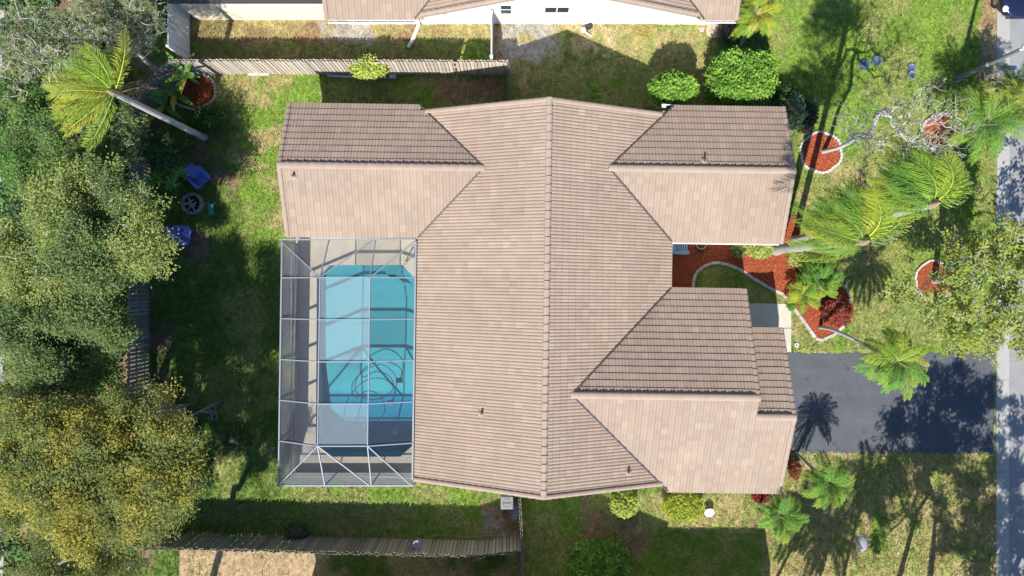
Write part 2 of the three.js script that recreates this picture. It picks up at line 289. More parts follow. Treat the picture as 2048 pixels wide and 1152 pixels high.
/** gables: {axis:'v'|'u', c: ridge coordinate, half, a0, a1 (extent along the ridge), sides:[-1,1], ends:[-1,1]} ; eave height E, slope S. Local u east, v south. */
function tiledRoof(house, gables, E, S, nOwn, seed, opt = {}) {
  const r = rng(seed), roof = new THREE.Group(); roof.name = 'roof'; house.add(roof);
  const top = g => E + g.half * S, ang = Math.atan(S);
  const hAt = (g, u, v) => { const along = g.axis === 'v' ? v : u, ac = g.axis === 'v' ? u : v; if (along < g.a0 || along > g.a1 || Math.abs(ac - g.c) > g.half) return -1; return E + S * (g.half - Math.abs(ac - g.c)); };
  const tiles = [];
  gables.forEach((g, gi) => {
    for (const s of g.sides || [-1, 1]) {
      const a0 = g.own ? g.own[s > 0 ? 1 : 0][0] : g.a0, a1 = g.own ? g.own[s > 0 ? 1 : 0][1] : g.a1;
      const len = a1 - a0, slope = g.half / Math.cos(ang), rows = Math.round(slope / TL), ex = slope / rows, cols = Math.round(len / TW), cw = len / cols;
      for (let j = 0; j < rows; j++) for (let i = 0; i < cols; i++) {
        const along = a0 + (i + 0.5) * cw, d = (slope - j * ex + 0.03) * Math.cos(ang);   // butt distance from the ridge
        const mid = d - ex * 0.5 * Math.cos(ang), u = g.axis === 'v' ? g.c + s * mid : along, v = g.axis === 'v' ? along : g.c + s * mid;
        const hs = E + S * (g.half - mid); let hid = false;
        gables.forEach((o, oi) => { if (oi !== gi && hAt(o, u, v) > hs + 0.10) hid = true; });
        const G0 = gables[0]; if (gi > 0 && Math.abs(u - G0.c) < G0.half - 0.06 && (v < G0.a0 + 0.02 || v > G0.a1 - 0.02)) hid = true;
        if (hid) continue;
        const ub = g.axis === 'v' ? g.c + s * d : along, vb = g.axis === 'v' ? along : g.c + s * d, hb = E + S * (g.half - d);
        const M = new THREE.Matrix4(), down = g.axis === 'v' ? V(s * Math.cos(ang), -Math.sin(ang), 0) : V(0, -Math.sin(ang), s * Math.cos(ang));
        const nrm = g.axis === 'v' ? V(s * Math.sin(ang), Math.cos(ang), 0) : V(0, Math.cos(ang), s * Math.sin(ang)), ax = nrm.clone().cross(down);
        M.makeBasis(ax.multiplyScalar(cw / TW), nrm, down.multiplyScalar(ex / TL)).setPosition(ub, hb + (r() - 0.5) * 0.006, vb);
        tiles.push({ m: M, tone: pickTone(r, u, v), p: V(ub, hb, vb) });
      }
    }
  });
  function pickTone(r, u, v) { const q = r(), w = fbm(nA, u * 0.4 + 40, v * 0.4 + 40, 2); return q < 0.022 ? 5 : q < 0.10 ? 3 : q < 0.22 ? 6 : w > 0.55 ? [0, 4, 4, 2][Math.floor(r() * 4)] : [1, 7, 2, 0, 1][Math.floor(r() * 5)]; }
  // the tiles that show largest become parts of their own, the rest one part
  const q = new THREE.Vector3(); house.updateMatrixWorld(true);
  for (const t of tiles) { q.copy(t.p).applyMatrix4(house.matrixWorld); const k = CAM_H - q.y, inx = Math.abs(q.x) < 24.5 * k / CAM_H, inz = Math.abs(q.z) < 13.78 * k / CAM_H; t.score = (inx && inz ? 100 : 0) + q.y; }
  tiles.sort((a, b) => b.score - a.score);
  const own = tiles.slice(0, nOwn).filter(t => t.score > 50), rest = tiles.slice(own.length);
  for (const t of own) { const m = part(roof, 'roof_tile', TILE, tileMats[t.tone]); m.applyMatrix4(t.m); }
  const cc = new THREE.Color();
  scatter(roof, 'roof_tiles', TILE, tileWhite, rest.map(t => { const b = tileTones[t.tone], k = (0.95 + r() * 0.1) * (0.88 + 0.24 * fbm(nB, t.p.x * 0.7 + 60, t.p.z * 0.7 + 60, 4)); return { m: t.m, c: new THREE.Color().setRGB(b[0] * k, b[1] * k, b[2] * k) }; }));
  // deck, fascia, ridge and rake tiles
  gables.forEach((g, gi) => {
    const R = top(g), pt = (along, ac, y) => g.axis === 'v' ? V(g.c + ac, y, along) : V(along, y, g.c + ac);
    for (const s of g.sides || [-1, 1]) {
      const [a0, a1] = g.own ? g.own[s > 0 ? 1 : 0] : [g.a0, g.a1], t = 0.10, d0 = 0.035, inset = 0.05;
      let e0 = a0 + inset, e1 = a1 - inset; if (gi > 0 && gi < 4) { const G0 = gables[0]; if (g.c0 < 0) e1 = G0.c - G0.half + 0.1; else e0 = G0.c + G0.half - 0.1; }
      const A = [pt(a0 + inset, 0, R - d0), pt(a1 - inset, 0, R - d0), pt(e1, s * (g.half - 0.03), E - d0 + 0.012), pt(e0, s * (g.half - 0.03), E - d0 + 0.012)];
      const B = A.map(p => p.clone().setY(p.y - t)), pos = [], quad = (a, b, c, d) => pos.push(...[a, b, c, a, c, d].flatMap(p => [p.x, p.y, p.z]));
      quad(...A); quad(B[3], B[2], B[1], B[0]); for (let i = 0; i < 4; i++) quad(A[i], B[i], B[(i + 1) % 4], A[(i + 1) % 4]);
      const geo = new THREE.BufferGeometry(); geo.setAttribute('position', new THREE.Float32BufferAttribute(pos, 3)); geo.computeVertexNormals();
      part(roof, 'roof_deck', geo, deckMat);
      const f0 = pt(Math.max(a0, e0) + 0.06, s * (g.half - 0.055), E - 0.16), f1 = pt(Math.min(a1, e1) - 0.06, s * (g.half - 0.055), E - 0.16);
      if (!g.noFascia) part(roof, 'fascia', beam(f0, f1, 0.03, 0.17), whitePaint);
    }
    // ridge caps
    const r0 = g.ridge ? g.ridge[0] : g.a0, r1 = g.ridge ? g.ridge[1] : g.a1, n = Math.round((r1 - r0) / 0.354), L = (r1 - r0) / n, cap = capGeo(g.axis === 'v' ? 0.128 : 0.155, L);
    for (let i = 0; i < n; i++) { const m = part(roof, 'ridge_tile', cap, r() < 0.6 ? capMat : capMat2), p = pt(r0 + (i + 0.5) * L, 0, R + 0.015); m.position.copy(p); m.rotation.y = (g.axis === 'v' ? 0 : Math.PI / 2) + (g.flip ? Math.PI : 0); }
    // rake tiles along the free gable ends
    const ang = Math.atan(S), slope = g.half / Math.cos(ang), rn = Math.round(slope / TL), rl = slope / rn;
    for (const e of g.ends || []) for (const s of g.rakeSides ? g.rakeSides[e] : [-1, 1]) {
      const geo = capGeo(0.105, rl, 0.16);
      for (let i = 0; i < rn; i++) {
        const d = (slope - (i + 0.5) * rl) * Math.cos(ang), end = e > 0 ? g.a1 : g.a0, p = pt(end - e * 0.075, s * d, E + S * (g.half - d) + 0.045);
        const ubv = g.axis === 'v' ? [g.c + s * d, end - e * 0.3] : [end - e * 0.3, g.c + s * d]; let hid = false;
        gables.forEach((o, oi) => { if (oi !== gi && hAt(o, ...ubv) > E + S * (g.half - d) + 0.08) hid = true; });
        if (hid) continue;
        const m = part(roof, 'rake_tile', geo, r() < 0.5 ? capMat : capMat2);
        const down = g.axis === 'v' ? V(s * Math.cos(ang), -Math.sin(ang), 0) : V(0, -Math.sin(ang), s * Math.cos(ang)), out = g.axis === 'v' ? V(0, 0, e) : V(e, 0, 0);
        let nx = out.clone(), y = down.clone().cross(nx); const flip = y.y < 0; if (flip) y.negate();
        m.applyMatrix4(new THREE.Matrix4().makeBasis(nx, y, down).setPosition(p));
      }
    }
  });
  return roof;
}
function valleyShadeStrip(roof, a, b) { part(roof, 'valley_flashing', beam(a, b, 0.06, 0.03), flashMat); }  // dark metal strip whose colour also carries the shadow of the cut tile gap
function gablePrism(g, E, S, inset = 0.45) {
  const w = g.half - inset, yE = E + S * inset - 0.19, yR = E + g.half * S - 0.19, s = new THREE.Shape(); s.moveTo(-w, 0); s.lineTo(w, 0); s.lineTo(w, yE); s.lineTo(0, yR); s.lineTo(-w, yE); s.closePath();
  const i0 = (g.ends || []).includes(-1) ? 0.4 : 0.05, i1 = (g.ends || []).includes(1) ? 0.4 : 0.05;
  const L = g.a1 - g.a0 - i0 - i1, geo = new THREE.ExtrudeGeometry(s, { depth: L, bevelEnabled: false });
  if (g.axis === 'v') geo.translate(g.c, 0, g.a0 + i0); else { geo.rotateY(Math.PI / 2); geo.translate(g.a0 + i0, 0, g.c); }
  return geo;
}
function window_(house, w, h, x, y, z, turn, panes = 2) {
  const f = new THREE.Group(); f.name = 'window'; f.position.set(x, y, z); f.rotation.y = turn; house.add(f);
  part(f, 'frame', merge([box(w, 0.06, 0.06, 0, h / 2, 0), box(w, 0.06, 0.06, 0, -h / 2, 0), box(0.06, h + 0.06, 0.062, -w / 2, 0, 0), box(0.06, h + 0.06, 0.062, w / 2, 0, 0), ...(panes > 1 ? [box(0.05, h, 0.058, 0, 0, 0)] : [box(w, 0.05, 0.058, 0, 0, 0)])]), whitePaint);
  for (let i = 0; i < 2; i++) part(f, 'pane', panes > 1 ? box(w / 2 - 0.06, h - 0.06, 0.012, (i - 0.5) * w / 2, 0, 0.012) : box(w - 0.06, h / 2 - 0.06, 0.012, 0, (i - 0.5) * h / 2, 0.012), darkGlass);
  return f;
}
const ROT = -0.0148;                                            // the house stands 0.85 degrees off the picture's axes
const E0 = 2.7, S0 = 0.413;
const house = thing('tiled_house', 'single storey house under brown double-roll tile roof with a screened pool', 'house', [0, 0, 0], ROT);
const HG = [
  { axis: 'v', c: 1.40, half: 5.55, a0: -7.71, a1: 8.50, ends: [-1, 1], flip: true },
  { axis: 'u', c: -5.03, half: 2.90, a0: -9.93, a1: 1.2, ends: [-1], ridge: [-9.93, -1.25], flip: true, c0: -1 },
  { axis: 'u', c: -5.10, half: 2.97, a0: 1.6, a1: 11.82, ends: [1], ridge: [4.0, 11.82], c0: 1 },
  { axis: 'u', c: 4.355, half: 4.445, a0: 1.6, a1: 10.25, ends: [1], ridge: [2.5, 10.25], c0: 1, rakeSides: { 1: [-1] } },
  { axis: 'u', c: 5.20, half: 3.60, a0: 9.0, a1: 11.88, own: [[9.0, 11.88], [10.25, 11.88]], ends: [1], ridge: [10.2, 11.88] },
];
const roof = tiledRoof(house, HG, E0, S0, 300, 77);
HG.forEach((g, i) => part(house, 'wall', gablePrism(i === 3 ? { ...g, half: 4.44 } : i === 4 ? { ...g, half: 3.58 } : g, E0 - (i === 4 ? 0.012 : 0), S0), stucco));
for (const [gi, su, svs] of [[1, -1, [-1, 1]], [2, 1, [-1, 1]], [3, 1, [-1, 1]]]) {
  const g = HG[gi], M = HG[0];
  for (const sv of svs) valleyShadeStrip(roof, V(M.c + su * (M.half - g.half), E0 + g.half * S0 + 0.075, g.c), V(M.c + su * M.half, E0 + 0.08, g.c + sv * g.half));
}
{ // flashing where the garage gable drops to the lower roof
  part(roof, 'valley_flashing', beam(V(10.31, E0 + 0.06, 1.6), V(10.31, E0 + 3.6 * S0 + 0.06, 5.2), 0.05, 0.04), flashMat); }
// gutters and downpipes
part(house, 'gutter', merge([box(0.012, 0.11, 3.0 - 0.95, 6.98, 2.58, -1.10), box(0.10, 0.012, 3.0 - 0.95, 6.93, 2.53, -1.10)]), whitePaint);
part(house, 'gutter', merge([box(0.10, 0.012, 10.5, -4.18, 2.55, 3.15), box(0.012, 0.11, 10.5, -4.235, 2.60, 3.15)]), std(0.55, 0.47, 0.40, 0.6));
part(house, 'gutter', box(5.0, 0.10, 0.10, 9.2, 2.56, -2.10), whitePaint);
part(house, 'gutter', merge([box(0.7, 0.06, 0.03, 6.9, 2.60, -8.15), box(0.18, 0.12, 0.16, 6.55, 2.58, -8.10)]), whitePaint);
// roof vents
for (const [x, y, h] of [[963, 828, 4.1], [1260, 950, 4.0], [1408, 322, 3.8], [588, 352, 3.75]]) {
  const p = P(x, y, h).applyAxisAngle(V(0, 1, 0), -ROT), v = new THREE.Group(); v.name = 'vent_pipe'; v.position.copy(p); house.add(v);
  const surf = Math.max(...HG.map(g => { const ac = g.axis === 'v' ? p.x - g.c : p.z - g.c; return Math.abs(ac) < g.half && (g.axis === 'v' || (p.x > g.a0 && p.x < g.a1)) ? E0 + S0 * (g.half - Math.abs(ac)) : 0; })); v.position.y = surf;
  part(v, 'pipe', new THREE.CylinderGeometry(0.045, 0.05, 0.30, 10).translate(0, 0.13, 0), std(0.16, 0.10, 0.08, 0.6)); part(v, 'collar', new THREE.CylinderGeometry(0.075, 0.16, 0.09, 12).translate(0, 0.06, 0), capMat2);
}
// doors and windows under the eaves
{ const y = 1.05, gd = new THREE.Group(); gd.name = 'garage_door'; gd.position.set(11.50, 0, 5.2); house.add(gd);
  for (let i = 0; i < 4; i++) part(gd, 'door_panel', rbox(0.05, 0.52, 4.7, 0.012, 0, 0.28 + i * 0.535, 0), whitePaint);
  window_(house, 1.6, 1.2, 11.44, 1.5, -5.1, Math.PI / 2); window_(house, 1.2, 1.1, -9.55, 1.5, -5.0, Math.PI / 2); window_(house, 1.0, 1.0, 0.2, 1.6, 8.13, 0); window_(house, 1.0, 1.0, 2.6, 1.6, -7.34, 0);
  const d = new THREE.Group(); d.name = 'door'; d.position.set(6.53, 1.05, -0.7); house.add(d); part(d, 'door_leaf', rbox(0.05, 2.05, 0.92, 0.01), std(0.25, 0.12, 0.08, 0.5)); part(d, 'handle', new THREE.SphereGeometry(0.035, 10, 8).translate(0.05, 0, 0.36), std(0.6, 0.5, 0.3, 0.3, { metalness: 0.9 }));
  const sl = new THREE.Group(); sl.name = 'sliding_door'; sl.position.set(-3.72, 1.05, 3.0); house.add(sl); for (let i = 0; i < 3; i++) part(sl, 'pane', box(0.03, 2.05, 1.2, 0, 0, (i - 1) * 1.25), darkGlass); part(sl, 'frame', box(0.05, 0.06, 3.8, 0, 1.06, 0), whitePaint); }

// ---------------------------------------------------------------- house across the side yard (white wall, same tiles)
const nh = thing('white_walled_house', 'neighbouring house with white stucco gable wall and pinkish tile roof', 'house', [0, 0, 0], 0);
const NG = [
  { axis: 'v', c: 2.08, half: 6.33, a0: -26, a1: -11.86, ends: [1], flip: false },
  { axis: 'u', c: -14.65, half: 2.87, a0: -8.19, a1: 1.9, ends: [-1], ridge: [-8.19, -1.3], c0: -1 },
  { axis: 'u', c: -14.65, half: 2.91, a0: 2.2, a1: 9.88, ends: [1], ridge: [5.6, 9.88], c0: 1 },
];
const nroof = tiledRoof(nh, NG, 2.7, 0.433, 300, 99);
{ const g = NG[0], E = 2.7, S = 0.433, w = 6.33 - 0.42, s = new THREE.Shape(); s.moveTo(-w, 0); s.lineTo(w, 0); s.lineTo(w, E + S * 0.42 - 0.2); s.lineTo(0, E + 6.33 * S - 0.2); s.lineTo(-w, E + S * 0.42 - 0.2); s.closePath();
  const geo = new THREE.ExtrudeGeometry(s, { depth: 13, bevelEnabled: false }); geo.translate(2.08, 0, -25.63);
  const wallMat = new THREE.MeshStandardMaterial({ color: C(0.80, 0.80, 0.77), roughness: 0.92 });
  part(nh, 'wall', geo, wallMat);
  part(nh, 'wall', box(4.2, 2.6, 4.2, -5.7, 1.3, -14.72), wallMat); part(nh, 'wall', box(2.4, 2.6, 4.3, 8.25, 1.3, -14.76), wallMat);
  const at = (px, py, h) => (px - 1024) * PX * (CAM_H - h) / CAM_H;
  window_(nh, 0.52, 0.95, at(1012, 20, 1.6), 1.75, -12.61, 0, 1); window_(nh, 1.12, 0.62, at(1114, 18, 1.8), 1.72, -12.61, 0, 2); window_(nh, 0.9, 0.8, at(872, 25, 1.7), 1.6, -12.61, 0, 1);
  for (const [px, h, w, hh] of [[1240, 1.0, 0.22, 0.3], [1268, 1.2, 0.16, 0.2], [1195, 0.6, 0.12, 0.14]]) part(nh, 'meter_box', rbox(w, hh, 0.1, 0.02, at(px, 0, h), h, -12.58), std(0.62, 0.62, 0.6, 0.5));
  for (const [x0, x1] of [[-8.1, -4.3], [8.5, 9.85]]) { part(nh, 'gutter', merge([box(x1 - x0, 0.012, 0.11, (x0 + x1) / 2, 2.52, -11.72), box(x1 - x0, 0.11, 0.012, (x0 + x1) / 2, 2.57, -11.665), ...Array.from({ length: 5 }, (_, i) => box(0.03, 0.02, 0.12, lerp(x0, x1, (i + 0.5) / 5), 2.62, -11.72))]), whitePaint); }
  const dp = P(835, 44, 0.25); part(nh, 'downpipe', merge([bar(V(-4.35, 2.5, -11.8), V(-4.40, 2.2, -12.5), 0.09), bar(V(-4.40, 2.25, -12.5), V(-4.40, 0.3, -12.55), 0.09, 0.07), bar(V(-4.40, 0.3, -12.52), V(P(823, 88).x, 0.1, P(823, 88).z), 0.13, 0.09)]), whitePaint);
  part(nh, 'downpipe_elbow', bar(V(P(823, 86).x, 0.10, P(823, 86).z), V(P(817, 96).x, 0.07, P(817, 96).z), 0.15, 0.1), std(0.4, 0.43, 0.46, 0.5));
  for (const su of [-1, 1]) { const w2 = su < 0 ? NG[1] : NG[2]; valleyShadeStrip(nroof, V(2.08 + su * (6.33 - w2.half), E + w2.half * S + 0.075, -14.65), V(2.08 + su * 6.33, E + 0.08, -14.65 + w2.half)); }
  // covered patio with a cream wall and a dark flat roof
  part(nh, 'patio_wall', box(6.65, 2.3, 0.16, -11.75, 1.15, -12.91), new THREE.MeshStandardMaterial({ color: C(0.74, 0.66, 0.52), roughness: 0.9 }));
  part(nh, 'patio_roof', box(6.9, 0.14, 5, -11.75, 2.42, -15.1), std(0.055, 0.05, 0.055, 0.6));
}
// ---------------------------------------------------------------- house whose shade crosses the lawn, beyond the frame
const sh = thing('tiled_house', 'neighbouring tiled house beyond the wooden board fence with hose reel', 'house', [0, 0, 0], 0);
const SG = [
  { axis: 'v', c: 1.2, half: 5.6, a0: 13.75, a1: 29, ends: [-1], flip: true },
  { axis: 'u', c: 17.0, half: 2.9, a0: -10.15, a1: 1.1, ends: [-1], ridge: [-10.15, -1.4], c0: -1 },
  { axis: 'u', c: 16.9, half: 2.9, a0: 1.4, a1: 11.45, ends: [1], ridge: [3.8, 11.45], c0: 1 },
];
tiledRoof(sh, SG, 2.7, 0.413, 0, 111);
SG.forEach(g => part(sh, 'wall', gablePrism(g, 2.7, 0.413), stucco));
// ---------------------------------------------------------------- pool, deck and screened cage
const deckOutline = [[-10.32, -2.6], [-3.75, -2.6], [-3.75, 8.86], [-10.32, 8.86]];
structure('pool_deck', slab(deckOutline, 0.035, 0.12, 0.004, [POOL]), new THREE.MeshStandardMaterial({ map: concTex, color: C(0.93, 0.90, 0.86), roughness: 0.85 }));
{
  const pool = thing('swimming_pool', 'eight sided swimming pool of turquoise water inside the screen cage', 'swimming pool');
  const shell = new THREE.MeshStandardMaterial({ color: C(0.22, 0.385, 0.415), roughness: 0.7, map: colorTex(256, 256, (u, v) => { const f = 0.88 + 0.22 * pern(nA, u, v, 6, 4); return [f, f, f]; }) });
  shell.map.repeat.set(1 / 3, 1 / 3);
  const zN = P(0, 530).z, zS = P(0, 913).z, depth = z => -(0.85 + 0.65 * smooth((z - zN) / (zS - zN), 0.45, 0.85));
  // walls and floor, the floor as a grid that falls toward the deep end
  const pos = [], uv = [], tri = (...p) => p.forEach(q => { pos.push(q[0], q[1], q[2]); uv.push(q[0] + q[1], q[2]); });
  const fine = []; POOL.forEach((a, i) => { const b = POOL[(i + 1) % POOL.length], n = 14; for (let k = 0; k < n; k++) fine.push([lerp(a[0], b[0], k / n), lerp(a[1], b[1], k / n)]); });
  fine.forEach((a, i) => { const b = fine[(i + 1) % fine.length], A = [a[0], 0.03, a[1]], B = [b[0], 0.03, b[1]], D = [a[0], depth(a[1]), a[1]], F = [b[0], depth(b[1]), b[1]]; tri(A, B, D); tri(B, F, D); });
  const wallG = new THREE.BufferGeometry(); wallG.setAttribute('position', new THREE.Float32BufferAttribute(pos, 3)); wallG.setAttribute('uv', new THREE.Float32BufferAttribute(uv, 2)); wallG.computeVertexNormals(); part(pool, 'pool_wall', wallG, shell);
  pos.length = 0; uv.length = 0; const xa = z => { let lo = 99, hi = -99; POOL.forEach((a, i) => { const b = POOL[(i + 1) % POOL.length]; if ((a[1] - z) * (b[1] - z) <= 0 && a[1] !== b[1]) { const t = (z - a[1]) / (b[1] - a[1]), x = lerp(a[0], b[0], t); lo = Math.min(lo, x); hi = Math.max(hi, x); } }); return [lo, hi]; };
  const N = 60, row = i => { const z = lerp(zN + 0.001, zS - 0.001, i / N), [a, b] = xa(z); return [[a, depth(z), z], [b, depth(z), z]]; };
  for (let i = 0; i < N; i++) { const [a, b] = row(i), [c, d] = row(i + 1); tri(a, c, b); tri(b, c, d); }
  const floorG = new THREE.BufferGeometry(); floorG.setAttribute('position', new THREE.Float32BufferAttribute(pos, 3)); floorG.setAttribute('uv', new THREE.Float32BufferAttribute(uv, 2)); floorG.computeVertexNormals(); part(pool, 'pool_floor', floorG, shell);
  // steps across the corner by the handrail
  const cN = POOL[1], cE = POOL[2];
  for (let k = 0; k < 3; k++) { const e = 0.45 + k * 0.42, y = -0.26 - k * 0.20; const o = [[cN[0] - e * 1.0, cN[1] + 0.01], [cN[0] - 0.005, cN[1] + 0.01], [cE[0] - 0.01, cE[1] + 0.005], [cE[0] - 0.01, cE[1] + e * 1.0]]; part(pool, 'step', slab(o, y, 0.2, 0.01), shell); }
  const coping = std(0.62, 0.60, 0.55, 0.8), tileBand = std(0.04, 0.10, 0.22, 0.3);
  POOL.forEach((a, i) => { const b = POOL[(i + 1) % POOL.length], A = V(a[0], -0.02, a[1]), B = V(b[0], -0.02, b[1]), d = B.clone().sub(A).normalize(), inn = V(-d.z, 0, d.x).multiplyScalar(-0.02); const L = A.distanceTo(B); part(pool, 'tile_band', beam(A.clone().add(inn).addScaledVector(d, 0.02), B.clone().add(inn).addScaledVector(d, -0.02), 0.02, 0.1), tileBand); });
  const rip = grayTex(256, 256, (u, v) => pern(nB, u, v, 10, 3)); rip.repeat.set(1 / 2.2, 1 / 2.2);
  const water = new THREE.MeshPhysicalMaterial({ color: C(0.42, 0.84, 0.89), transmission: 1, thickness: 0, roughness: 0.02, ior: 1.33, bumpMap: rip, bumpScale: 0.012 });
  part(pool, 'water', sheet(POOL.map(([x, z]) => [x, z]), -0.09), water);
  part(pool, 'deep_water', sheet(POOL.filter(([x, z]) => z > 4).concat([[POOL[7][0], P(0, 800).z], [POOL[2][0], P(0, 800).z]]), -0.98), new THREE.MeshPhysicalMaterial({ color: C(0.44, 0.86, 1.0), transmission: 1, thickness: 0, roughness: 0, ior: 1.001, specularIntensity: 0 }), 'bluer deep end of the water');
  const dr = P(790, 865, -1.4); part(pool, 'drain_cover', new THREE.CylinderGeometry(0.13, 0.15, 0.04, 20).translate(dr.x, depth(dr.z) + 0.02, dr.z), std(0.85, 0.86, 0.84, 0.5));
  part(pool, 'skimmer', rbox(0.10, 0.14, 0.45, 0.02, P(831, 650).x + 0.06, -0.02, P(831, 650).z), whitePaint);
  // handrail
  const rail = thing('pool_handrail', 'chrome handrail curving down into the shallow end steps', 'handrail');
  const steel = std(0.62, 0.63, 0.65, 0.22, { metalness: 0.95 });
  for (const o of [0, 0.28]) { const a = P(830 - o * 10, 508 + o * 22), b = P(795 - o * 8, 556 + o * 24); const m = a.clone().lerp(b, 0.5);
    const c = new THREE.CatmullRomCurve3([V(a.x, 0, a.z), V(a.x - 0.05, 0.55, a.z + 0.05), V(lerp(a.x, m.x, 0.6), 0.82, lerp(a.z, m.z, 0.6)), V(m.x, 0.68, m.z), V(b.x, -0.35, b.z)]); part(rail, 'rail', new THREE.TubeGeometry(c, 24, 0.024, 8), steel); }
  // suction hose with its cleaner head, floating just under and on the surface
  const hose = thing('pool_hose', 'coiled dark blue vacuum hose floating in the pool', 'hose');
  const hp = [[782, 806], [788, 780], [770, 760], [740, 758], [712, 776], [692, 806], [690, 836], [712, 856], [745, 850], [768, 824], [762, 795], [735, 782], [708, 796], [704, 768], [728, 742], [762, 730], [790, 752], [790, 785], [786, 804]].map(([x, y], i) => { const p = P(x, y); p.y = -0.105 + 0.02 * Math.sin(i * 2.1); return p; });
  part(hose, 'tube', new THREE.TubeGeometry(new THREE.CatmullRomCurve3(hp), 260, 0.021, 7), std(0.012, 0.035, 0.16, 0.45));
  const hd = P(781, 806); part(hose, 'cleaner_head', rbox(0.34, 0.12, 0.26, 0.04, hd.x, -0.08, hd.z, 2), std(0.03, 0.06, 0.2, 0.4));
  const p0 = P(728, 951), p1 = P(826, 956); const pole = thing('pool_pole', 'pale blue telescopic pole lying on the deck by the south screen', 'pole');
  part(pole, 'shaft', bar(V(p0.x, 0.06, p0.z), V(p1.x, 0.06, p1.z), 0.05, 0.05, 8), std(0.45, 0.66, 0.78, 0.4)); part(pole, 'grip', bar(V(p0.x, 0.06, p0.z), V(p0.x + 0.35, 0.06, p0.z + 0.02), 0.06, 0.06, 8), std(0.75, 0.8, 0.84, 0.5));
}
{ // cage
  const cage = thing('screen_enclosure', 'white aluminium pool cage with insect screen panels', 'pool enclosure');
  const alu = std(0.27, 0.295, 0.335, 0.45, { metalness: 0.1 });
  const hE = 2.4, hT = 3.4, hH = 2.82;
  const xW = P(563, 600, hE).x, xA = P(640, 600, hT).x, xB = P(740, 600, hT).x, xH = -4.22, zS = P(600, 971, hE).z, zN = -2.12, zT0 = P(640, 555, hT).z, zT1 = P(640, 892, hT).z;
  const zs = [552, 638, 722, 806, 890].map((y, i) => lerp(zT0, zT1, i / 4));
  const bw = 0.046, bh = 0.12, add = (a, b, w = bw, h = bh, n = 'roof_beam') => part(cage, n, beam(a, b, w, h), alu);
  const skew = z => -0.0148 * z;                                                        // the cage follows the house
  const W_ = z => V(xW + skew(z), hE, z), A_ = z => V(xA + skew(z), hT, z), B_ = z => V(xB + skew(z), hT, z), H_ = z => V(xH + skew(z), hH, z);
  // eave frame
  add(W_(zN), W_(zS), 0.06, 0.1, 'eave_beam'); add(W_(zS), V(xH + skew(zS), hE, zS), 0.06, 0.1, 'eave_beam'); add(V(xW, 2.66, zN), V(xH, 2.72, zN - 0.02), 0.06, 0.1, 'eave_beam'); add(H_(zN + 0.1), H_(zS - 0.4), 0.07, 0.1, 'eave_beam');
  for (const z of zs) { add(W_(z), A_(z)); add(A_(z), B_(z)); add(B_(z), H_(z)); }
  for (let i = 0; i < 4; i++) { add(A_(zs[i]), A_(zs[i + 1]), 0.042, 0.09, 'purlin'); add(B_(zs[i]), B_(zs[i + 1]), 0.042, 0.09, 'purlin'); }
  const N2 = (x) => V(x, 2.69, zN), S2 = x => V(x, hE, zS), aN = A_(zs[0]), bN = B_(zs[0]), aS = A_(zs[4]), bS = B_(zs[4]);
  const xm = P(650, 971, hE).x, xn = P(742, 971, hE).x, xq = P(823, 971, hE).x;
  for (const [a, b] of [[aN, V(xW, 2.66, zN)], [aN, N2(P(658, 478, 2.7).x)], [aN, N2(P(747, 478, 2.7).x)], [bN, N2(P(751, 478, 2.7).x)], [bN, N2(P(834, 480, 2.7).x)], [aS, W_(zS)], [aS, S2(xm)], [aS, S2(xn - 0.06)], [bS, S2(xn + 0.02)], [bS, S2(xq)]]) add(a, b, 0.042, 0.09, 'hip_beam');
  // walls: posts, chair rails, kick plates
  const post = (x, z) => part(cage, 'post', box(0.055, hE, 0.055, x, hE / 2, z), alu);
  for (const z of [zN + 0.05, ...zs]) post(xW + skew(z), z); post(xW + skew(zS), zS);
  for (const x of [xm, xn, xH + skew(zS)]) post(x, zS);
  part(cage, 'chair_rail', box(0.045, 0.05, zS - zN, xW + skew(3.3), 0.92, (zS + zN) / 2), alu); part(cage, 'chair_rail', box(xH - xW, 0.05, 0.045, (xH + xW) / 2 + skew(zS), 0.92, zS), alu);
  part(cage, 'kick_plate', box(0.03, 0.40, zS - zN, xW + skew(3.3), 0.23, (zS + zN) / 2), alu); part(cage, 'kick_plate', box(xH - xW, 0.40, 0.03, (xH + xW) / 2 + skew(zS), 0.23, zS), alu);
  // screen cloth: strands of mesh, warp and weft, joined per panel
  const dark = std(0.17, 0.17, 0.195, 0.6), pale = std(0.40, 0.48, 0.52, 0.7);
  function panel(a, b, c, d, pitch, w, mat, label, t = w) {             // corners in order; strands along both directions, each a thin three-sided thread
    const pos = [], L1 = Math.max(a.distanceTo(b), d.distanceTo(c)), L2 = Math.max(b.distanceTo(c), a.distanceTo(d));
    const nrm = b.clone().sub(a).cross(d.clone().sub(a)).normalize();
    const thread = (p, q) => { const dir = q.clone().sub(p).normalize(), s = dir.clone().cross(nrm).normalize(); const o = [s.clone().multiplyScalar(w / 2), s.clone().multiplyScalar(-w / 2), nrm.clone().multiplyScalar(t)]; for (const [i, j] of [[0, 1], [1, 2], [2, 0]]) { const A = p.clone().add(o[i]), B = p.clone().add(o[j]), D = q.clone().add(o[i]), F = q.clone().add(o[j]); for (const v of [A, B, D, B, F, D]) pos.push(v.x, v.y, v.z); } };
    const n1 = Math.max(2, Math.round(L1 / pitch)), n2 = Math.max(2, Math.round(L2 / pitch));
    for (let i = 1; i < n1; i++) thread(a.clone().lerp(b, i / n1), d.clone().lerp(c, i / n1));
    for (let i = 1; i < n2; i++) thread(a.clone().lerp(d, i / n2), b.clone().lerp(c, i / n2));
